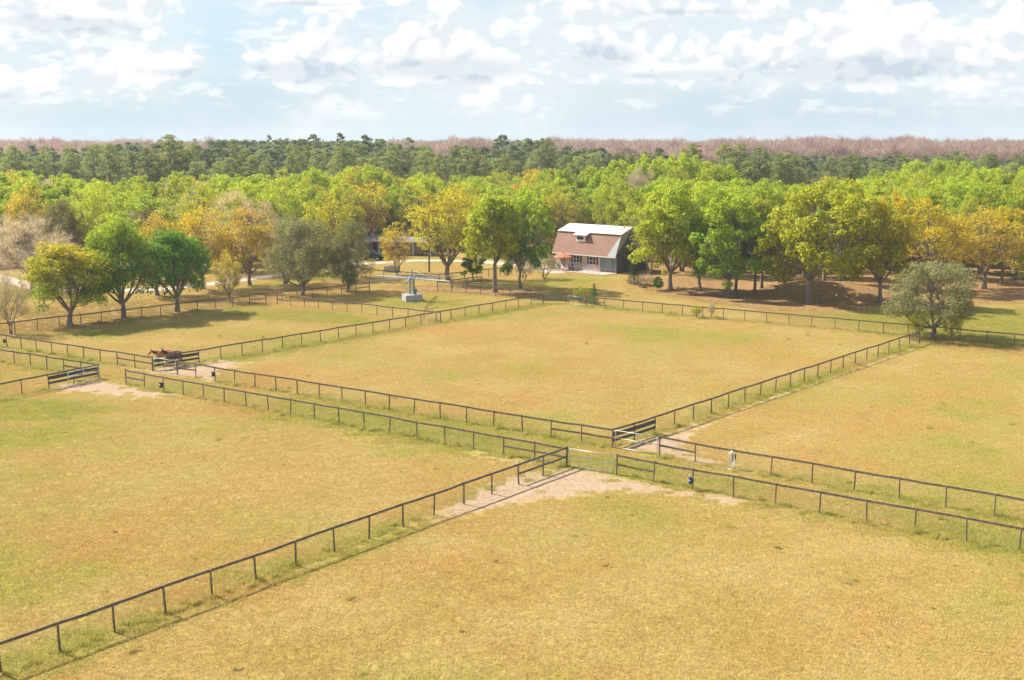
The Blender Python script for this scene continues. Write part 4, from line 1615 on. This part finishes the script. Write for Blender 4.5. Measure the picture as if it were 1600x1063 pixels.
def grill():
    t = thing('barbecue_grill', 'black covered barbecue grill standing right of the patio table', 'grill', hp(5.2, -2.2), HR)
    MB().prism([(-.35, -.3, 0), (.35, -.3, 0), (.35, .3, 0), (-.35, .3, 0)], (0, 0, .08), (0, 0, .8)).build('body', BLACK, t)
    v, f = tube([(-.42, 0, .85), (.42, 0, .85)], .3, 12)
    MB().add(v, f).build('hood', BLACK, t, True)
    MB().box((.58, 0, .84), (.3, .45, .03)).build('side_shelf', GALV, t)
    for s in (-1, 1):
        MB().tube([(s * .3, -.32, .08), (s * .3, -.27, .08)], .08, 10).build('wheel', STEEL, t)


grill()


def water_tank():
    t = thing('storage_bin', 'black lidded bin at the left end of the patio by the house corner', 'bin', hp(.2, -1.3), HR)
    MB().prism([(-.45, -.4, 0), (.45, -.4, 0), (.5, .45, 0), (-.5, .45, 0)], (0, 0, .0), (0, 0, 1.2)).build('body', BLACK, t)
    MB().prism([(-.52, -.47, 1.2), (.52, -.47, 1.2), (.56, .5, 1.32), (-.56, .5, 1.32)], (0, 0, 0), (0, 0, .07)).build('lid', DARKM, t)


water_tank()


def lounge():
    t = thing('sun_lounger', 'low pale sun lounger left of the patio table', 'lounger', hp(.5, -2.6), HR + .3)
    MB().box((0, 0, .33), (1.3, .6, .06)).build('seat', WHITE, t)
    MB().box((-.85, 0, .56), (.65, .6, .06), (0, R(38), 0)).build('backrest', WHITE, t)
    for sx in (-.5, .55):
        for sy in (-.25, .25):
            MB().tube([(sx, sy, 0), (sx, sy, .31)], .02, 6).build('leg', STEEL, t)


lounge()


# ------------------------------------------------------------------ horse walker
def horse_walker():
    t = thing('horse_walker', 'grey steel horse walker with long radial arms on a white concrete block', 'horse walker', (-13.4, 153.3, 0), R(20))
    MB().box((0, 0, .42), (2.3, 2.3, .9)).build('concrete_block', CONC, t)
    mb = MB()
    hw = .28
    for sx in (-1, 1):
        for sy in (-1, 1):
            mb.bar((sx * hw, sy * hw, .85), (sx * hw * .8, sy * hw * .8, 3.1), .09, .09)
    for k in range(6):
        z0, z1 = .9 + k * .36, 1.26 + k * .36
        for (a, b) in (((-hw, -hw), (hw, -hw)), ((hw, -hw), (hw, hw)), ((hw, hw), (-hw, hw)), ((-hw, hw), (-hw, -hw))):
            q0, q1 = 1 - .2 * (z0 - .85) / 2.25, 1 - .2 * (z1 - .85) / 2.25
            mb.bar((a[0] * q0, a[1] * q0, z0), (b[0] * q1, b[1] * q1, z1), .035, .035)
    mb.build('lattice_tower', STEEL, t)
    mb = MB()
    for sx in (-1, 1):
        for sy in (-1, 1):
            mb.tube([(sx * .95, sy * .95, .87), (sx * .26, sy * .26, 1.9)], .035, 6)
    mb.build('stay', STEEL, t)
    MB().box((.36, -.2, 1.25), (.35, .4, .6)).build('motor_box', simple_mat('blue_grey_motor', (.12, .16, .2), .5), t)
    MB().tube([(0, 0, 3.0), (0, 0, 4.35)], [.11, .06], 8).build('mast', STEEL, t)
    MB().tube([(0, 0, 2.95), (0, 0, 3.15)], .5, 14).build('hub', STEEL, t)
    for k in range(6):
        a = 2 * math.pi * k / 6 + .12
        d = Vector((math.cos(a), math.sin(a), 0))
        s = Vector((-d.y, d.x, 0))
        arm = MB()
        L = 6.3
        for q in (-1, 1):
            arm.tube([d * .3 + s * q * .28 + Vector((0, 0, 3.05)), d * L + s * q * .10 + Vector((0, 0, 3.0))], .045, 6)
        for j in range(7):
            f0 = .1 + j * .13
            arm.tube([d * L * f0 + s * (.26 - .17 * f0) + Vector((0, 0, 3.05)), d * L * (f0 + .1) - s * (.26 - .17 * (f0 + .1)) + Vector((0, 0, 3.04))], .03, 5)
        ao = arm.build('arm', STEEL, t)
        MB().tube([d * L + Vector((0, 0, 3.05)), d * L + Vector((0, 0, 2.35))], .03, 6).build('lead_hanger', STEEL, ao)
        MB().tube([Vector((0, 0, 4.25)), d * L * .62 + Vector((0, 0, 3.06))], .014, 5).build('stay_cable', GALV, t)


horse_walker()


# ------------------------------------------------------------------ things hung on the fences
def bucket(lab, x, y, z, col, rz=0.0, s=1.0):
    t = thing('bucket', lab, 'bucket', (x, y, z), rz)
    t.scale = (s, s, s)
    m = simple_mat('bucket_plastic', col, .4, .15, 3.0)
    mb = MB()
    seg = 16
    ring = lambda r, zz: [(math.cos(2 * math.pi * k / seg) * r, math.sin(2 * math.pi * k / seg) * r, zz) for k in range(seg)]
    v = ring(.125, 0) + ring(.165, .36) + ring(.175, .36) + ring(.175, .33) + ring(.155, .345) + ring(.118, .02)
    f = [tuple(range(seg - 1, -1, -1)), tuple(range(5 * seg, 6 * seg))]
    for a, b in ((0, 1), (1, 2), (2, 3), (1, 4), (4, 5)):
        for k in range(seg):
            k2 = (k + 1) % seg
            f.append((a * seg + k, a * seg + k2, b * seg + k2, b * seg + k))
    mb.add(v, f).build('pail', m, t, True)
    MB().tube([(math.cos(q) * .17, 0, .35 + math.sin(q) * .25) for q in np.linspace(0, math.pi, 11)], .009, 5).build('handle', GALV, t)


bucket('blue bucket hanging on the fence beyond the sandy gateway', 10.92, 67.88, .42, (.02, .045, .13))
bucket('dark bucket hanging on the near lane fence left of the horses gate', -29.88, 96.01, .38, (.02, .025, .045), s=1.15)
bucket('black bucket hanging on the middle paddock fence right of the horses', -26.55, 100.28, .5, (.012, .012, .014))
bucket('dark bucket hanging on the lane fence at the far left edge', -52.56, 117.51, .5, (.015, .018, .03))


def hose():
    t = thing('coiled_hose', 'white hose coiled over a fence post right of the tube gate', 'hose', (14.36, 72.57, 0), R(-36.5))
    m = simple_mat('white_hose', (.78, .78, .76), .5, .08)
    for k in range(3):
        pts = []
        for i in range(25):
            a = 2 * math.pi * i / 24
            pts.append((math.sin(a) * (.17 + .03 * k), -.12 - .03 * k, .88 - .1 * k + math.cos(a) * (.36 + .05 * k)))
        MB().tube(pts, .02, 6, cap=False).build('hose_loop', m, t, True)
    MB().tube([(.1, -.15, .5), (.16, -.2, .22), (.05, -.22, .05), (-.2, -.25, .03)], .02, 6).build('hose_end', m, t, True)
    MB().box((.2, -.08, .85), (.12, .06, .4)).build('blue_halter', simple_mat('navy_webbing', (.03, .045, .12), .8), t)


hose()


# ------------------------------------------------------------------ horses
def skin_mesh(name, nodes, edges, mat, parent, sub=2):
    """nodes: (x, y, z, rx, ry); grows one continuous surface"""
    me = bpy.data.meshes.new(name)
    me.from_pydata([n[:3] for n in nodes], edges, [])
    o = bpy.data.objects.new(name, me)
    COL.objects.link(o)
    sk = o.modifiers.new('skin', 'SKIN')
    sk.use_smooth_shade = True
    for i, n in enumerate(nodes):
        me.skin_vertices[0].data[i].radius = (n[3], n[4])
    me.skin_vertices[0].data[0].use_root = True
    ss = o.modifiers.new('sub', 'SUBSURF')
    ss.levels = ss.render_levels = sub
    dg = bpy.context.evaluated_depsgraph_get()
    ev = bpy.data.meshes.new_from_object(o.evaluated_get(dg))
    ev.name = name
    bpy.data.objects.remove(o)
    ev.materials.clear()
    ev.materials.append(mat)
    ev.polygons.foreach_set('use_smooth', [True] * len(ev.polygons))
    return link(name, ev, parent)


def horse(lab, x, y, rz, coat, mane, sock, head_down=0.0, s=1.0):
    t = thing('horse', lab, 'horse', (x, y, 0), rz, 'horses at the gate')
    t.scale = (s, s, s)
    hd = head_down
    N = [(0, 0, 1.16, .30, .33),            # barrel (root)
         (-.42, 0, 1.20, .27, .31), (-.72, 0, 1.24, .26, .28), (-.92, 0, 1.18, .17, .20),   # loin, croup, tail head
         (.40, 0, 1.17, .27, .34), (.66, 0, 1.22, .22, .30),                                 # girth, chest
         (.90, 0, 1.45 - .35 * hd, .13, .22), (1.12, 0, 1.70 - .75 * hd, .10, .16), (1.24, 0, 1.88 - 1.05 * hd, .09, .13),      # neck, poll
         (1.42, 0, 1.76 - 1.15 * hd, .085, .13), (1.60, 0, 1.58 - 1.2 * hd, .06, .085), (1.70, 0, 1.48 - 1.22 * hd, .055, .06)]  # cheek, nose, muzzle
    Ed = [(0, 1), (1, 2), (2, 3), (0, 4), (4, 5), (5, 6), (6, 7), (7, 8), (8, 9), (9, 10), (10, 11)]
    for s_ in (-1, 1):
        k = len(N)
        N += [(-.74, s_ * .17, .98, .15, .20), (-.62, s_ * .18, .78, .10, .13), (-.84, s_ * .17, .52, .06, .075), (-.80, s_ * .17, .26, .042, .045), (-.77, s_ * .17, .08, .05, .055), (-.73, s_ * .17, .02, .062, .06)]
        Ed += [(2, k), (k, k + 1), (k + 1, k + 2), (k + 2, k + 3), (k + 3, k + 4), (k + 4, k + 5)]
        k = len(N)
        N += [(.58, s_ * .17, .95, .12, .16), (.60, s_ * .17, .72, .075, .085), (.62, s_ * .17, .48, .056, .06), (.61, s_ * .17, .25, .04, .042), (.63, s_ * .17, .08, .048, .05), (.66, s_ * .17, .02, .06, .058)]
        Ed += [(4, k), (k, k + 1), (k + 1, k + 2), (k + 2, k + 3), (k + 3, k + 4), (k + 4, k + 5)]
    skin_mesh('body', N, Ed, coat, t)
    for s_ in (-1, 1):
        mb = MB()
        b = Vector((1.25, s_ * .055, 1.97 - 1.05 * hd))
        mb.tube([b, b + Vector((.02, s_ * .015, .08)), b + Vector((.03, s_ * .02, .17))], [.04, .038, .005], 6)
        mb.build('ear', coat, t, True)
        MB().add(*tube([(1.43, s_ * .088, 1.83 - 1.15 * hd), (1.45, s_ * .095, 1.82 - 1.15 * hd)], .022, 8)).build('eye', BLACK, t, True)
    r = random.Random(4)
    mb = MB()
    for i in range(46):
        f = i / 45
        base = Vector((.72 + .54 * f, 0, 1.55 + .42 * f - hd * (.30 + .75 * f)))
        mb.tube([base, base + Vector((-.03, .09 + r.uniform(0, .05), -.08)), base + Vector((-.06 + r.uniform(-.04, .04), .14, -.30))], [.035, .03, .004], 4)
    mb.build('mane', mane, t, True)
    mb = MB()
    for i in range(26):
        a = r.uniform(0, 6.28)
        q = Vector((math.cos(a) * .04, math.sin(a) * .04, 0))
        mb.tube([Vector((-.95, 0, 1.22)) + q * .4, Vector((-1.08, 0, 1.0)) + q, Vector((-1.07, 0, .4 + r.uniform(-.1, .1))) + q * 1.2], [.02, .028, .005], 4)
    mb.build('tail', mane, t, True)
    return t


CHEST = simple_mat('chestnut_coat', (.46, .155, .05), .55, .25, 2.0)
BAY = simple_mat('brown_coat', (.27, .115, .055), .5, .3, 2.0)
ROAN = simple_mat('dark_mane', (.03, .018, .012), .7, .3)
FLAX = simple_mat('rust_mane', (.16, .06, .025), .7, .3)
horse('chestnut horse facing left behind the tube gate', -33.3, 108.4, R(215), CHEST, FLAX, None, .35, .94)
horse('brown horse with dark mane standing beside the dark boards at the tube gate', -32.25, 107.7, R(236), BAY, ROAN, None, .15, .97)


# ------------------------------------------------------------------ parked car, stable, trailer, far house
def car(lab, x, y, rz, paint):
    t = thing('parked_car', lab, 'car', (x, y, 0), rz)
    half = [(-2.25, .55), (-2.25, 1.0), (-2.1, 1.12), (-1.95, 1.15), (-1.75, 1.72), (-1.5, 1.80), (.1, 1.80), (.35, 1.72), (.95, 1.14), (1.9, 1.02), (2.25, .88), (2.3, .5), (2.2, .34), (1.85, .34)]
    arch = lambda cx: [(cx + math.cos(a) * .42, .36 + math.sin(a) * .42) for a in np.linspace(0, math.pi, 9)]
    poly = half + arch(1.42) + arch(-1.40) + [(-2.15, .34)]
    mb = MB()
    W_ = .9
    n = len(poly)
    v, f = [], []
    for yy in (-1, 1):
        for px_, pz in poly:
            tuck = .80 if pz > 1.3 else 1.0
            v.append((px_, yy * W_ * tuck, pz))
    f += [(i, (i + 1) % n, n + (i + 1) % n, n + i) for i in range(n)]
    mb.add(v, f)
    me = mesh_np('body', mb.v, mb.f, paint)
    bm = bmesh.new()
    bm.from_mesh(me)
    bm.verts.ensure_lookup_table()
    for o in (0, n):
        bmesh.ops.contextual_create(bm, geom=[bm.verts[o + i] for i in range(n)])
    bmesh.ops.triangulate(bm, faces=[q for q in bm.faces if len(q.verts) > 4])
    bmesh.ops.recalc_face_normals(bm, faces=bm.faces)
    bm.to_mesh(me)
    bm.free()
    link('body', me, t)
    for s_ in (-1, 1):
        for xs_ in ((-1.62, -.72), (-.62, .35)):
            g = MB()
            x0, x1 = xs_
            zt = 1.66
            g.add([(x0 - .05, s_ * .905, 1.2), (x1 + (.28 if x1 > 0 else 0), s_ * .905, 1.2), (x1, s_ * .745, zt), (x0 + .03, s_ * .745, zt)], [(0, 1, 2, 3)])
            g.build('side_window', GLASS, t)
        MB().box((2.26, s_ * .66, .80), (.06, .32, .16)).build('headlight', WHITE, t)
        MB().box((-2.26, s_ * .72, .95), (.04, .22, .2)).build('tail_light', simple_mat('red_lens', (.3, .02, .02), .3), t)
    MB().add([(.97, -.80, 1.18), (.97, .80, 1.18), (.40, .68, 1.70), (.40, -.68, 1.70)], [(0, 1, 2, 3)]).build('windscreen', GLASS, t)
    MB().box((2.29, 0, .62), (.06, 1.5, .2)).build('bumper', DARKM, t)
    for cx in (1.42, -1.40):
        for s_ in (-1, 1):
            wv = MB().tube([(cx, s_ * .68, .36), (cx, s_ * .92, .36)], .36, 18).build('wheel', BLACK, t)
            MB().tube([(cx, s_ * .92, .36), (cx, s_ * .935, .36)], .2, 12).build('rim', GALV, wv)


NAVY = simple_mat('dark_blue_paint', (.012, .018, .03), .25, .2, 2.0)
car('dark blue estate car parked on the driveway beside the olive grey trees', -25.2, 207.0, R(-15), NAVY)


DARKROOF = simple_mat('dull_roof_sheet', (.19, .175, .16), .7, .3, .6)


def stable():
    t = thing('stable_block', 'long low stable with dull roof half hidden behind the open crowned tree', 'stable', (-28.5, 217.0, 0), R(-8))
    MB().box((6.8, 3.6, 1.25), (13.6, .2, 2.5)).build('wall', WALLC, t)
    for k in range(5):
        MB().box((.15 + k * 3.3, .1, 1.25), (.18, .18, 2.5)).build('post', WHITE, t)
    mb = MB()
    quadbox(mb, (-.6, -.7, 2.55), (14.2, -.7, 2.55), (14.2, 2.0, 3.4), (-.6, 2.0, 3.4), .1)
    mb.build('roof_slope', DARKROOF, t)
    mb = MB()
    quadbox(mb, (-.6, 2.01, 3.4), (14.2, 2.01, 3.4), (14.2, 4.6, 2.6), (-.6, 4.6, 2.6), .1)
    mb.build('roof_slope', DARKROOF, t)
    for k in range(3):
        d = MB().box((2.0 + k * 5.1, 3.46, 1.05), (1.2, .08, 2.1)).build('stall_door', SHUT, t)
        MB().box((2.45 + k * 5.1, 3.4, 1.05), (.06, .05, .15)).build('handle', GALV, d)


stable()


def cottage():
    t = thing('white_roofed_house', 'white roofed house glimpsed through the trees at the left', 'house', (-88, 238, 0), R(-20))
    MB().box((5.5, 3.5, 1.5), (11, 7, 3.0)).build('wall', WALLC, t)
    mb = MB()
    quadbox(mb, (-.5, -.6, 2.95), (11.5, -.6, 2.95), (11.5, 3.5, 5.0), (-.5, 3.5, 5.0), .12)
    mb.build('roof_slope', METAL, t)
    mb = MB()
    quadbox(mb, (-.5, 3.51, 5.0), (11.5, 3.51, 5.0), (11.5, 7.6, 2.95), (-.5, 7.6, 2.95), .12)
    mb.build('roof_slope', METAL, t)
    MB().prism([(0.05, .1, 3.0), (.05, 6.9, 3.0), (.05, 3.5, 4.8)], (0, 0, 0), (.15, 0, 0)).build('gable', WALLC, t)
    MB().prism([(10.8, .1, 3.0), (10.8, 6.9, 3.0), (10.8, 3.5, 4.8)], (0, 0, 0), (.15, 0, 0)).build('gable', WALLC, t)
    for xc in (2.2, 8.6):
        window(t, xc, 1.7, 1.2, 1.1, 0.0, False)
    MB().box((5.4, -.03, 1.05), (1.0, .06, 2.1)).build('door', SHUT, t)


cottage()


def trailer():
    t = thing('white_trailer', 'white box trailer parked on the pale drive at the far left', 'trailer', (-86.5, 207.0, 0), R(25))
    mb = MB()
    mb.prism([(-2.6, -1.0, .5), (2.4, -1.0, .5), (2.6, -1.0, .8), (2.6, -1.0, 1.7), (2.2, -1.0, 1.85), (-2.6, -1.0, 1.85)], (0, 0, 0), (0, 2.0, 0))
    mb.build('body', WHITE, t)
    for xw in (-.7, .3):
        for s_ in (-1, 1):
            MB().tube([(xw, s_ * .92, .33), (xw, s_ * 1.05, .33)], .33, 16).build('wheel', BLACK, t)
    MB().bar((2.5, 0, .5), (3.7, 0, .5), .1, .1).build('tow_bar', STEEL, t)
    MB().box((-2.62, 0, 1.15), (.04, 1.8, 1.2)).build('rear_door', GALV, t)


trailer()


def pole():
    t = thing('timber_pole', 'dark timber pole standing behind the horse walker', 'pole', (-13.5, 187.2, 0))
    MB().tube([(0, 0, -.2), (0, 0, 3.4)], [.17, .14], 9).build('shaft', BARKD, t)
    MB().box((0, 0, 3.3), (.5, .12, .12)).build('cross_piece', BARKD, t)


pole()


def mounting_block():
    t = thing('concrete_trough', 'pale square concrete trough by the fence below the parked car', 'trough', (-19.6, 187.6, 0), R(-30))
    mb = MB()
    for s_ in (-1, 1):
        mb.box((s_ * .95, 0, .5), (.12, 1.6, 1.0))
        mb.box((0, s_ * .74, .5), (1.78, .12, 1.0))
    mb.build('side', CONC, t)
    MB().box((0, 0, .7), (1.78, 1.36, .02)).build('water', GLASS, t)


mounting_block()

# fallen limb under the oaks and a loose cable near the walker
def fallen(lab, x, y, pts, rad):
    t = thing('fallen_branch', lab, 'branch', (x, y, gz(x, y)))
    MB().tube(pts, rad, 7).build('limb', BARKD, t, True)
    MB().tube([pts[2], (pts[2][0] + .3, pts[2][1] + .5, pts[2][2] + .7)], [rad[2] * .7, .02], 6).build('twig', BARKD, t, True)


fallen('fallen forked branch lying between the conifer and the big oak', 19.6, 166.5, [(0, 0, .05), (-.7, .5, .25), (-1.5, 1.2, .45), (-2.0, 1.7, 1.3)], [.16, .14, .11, .06])
fallen('thin broken branch on the sand before the horse walker', -9.5, 147.0, [(0, 0, .03), (-.8, -1.6, .05), (-1.5, -3.0, .05), (-2.1, -4.2, .04)], [.05, .045, .04, .02])

# ------------------------------------------------------------------ air
def haze():
    mb = MB()
    mb.box((0, 500, 14.5), (2000, 1400, 35))
    o = mb.build('haze', None)
    m, n = material('haze_air')
    v = n.n('ShaderNodeVolumePrincipled', {'Color': (.86, .93, 1.0, 1), 'Density': .00018, 'Anisotropy': .2})
    n.n('ShaderNodeOutputMaterial', {'Volume': v.outputs[0]})
    o.data.materials.append(m)
    tag(o, kind='stuff')


haze()
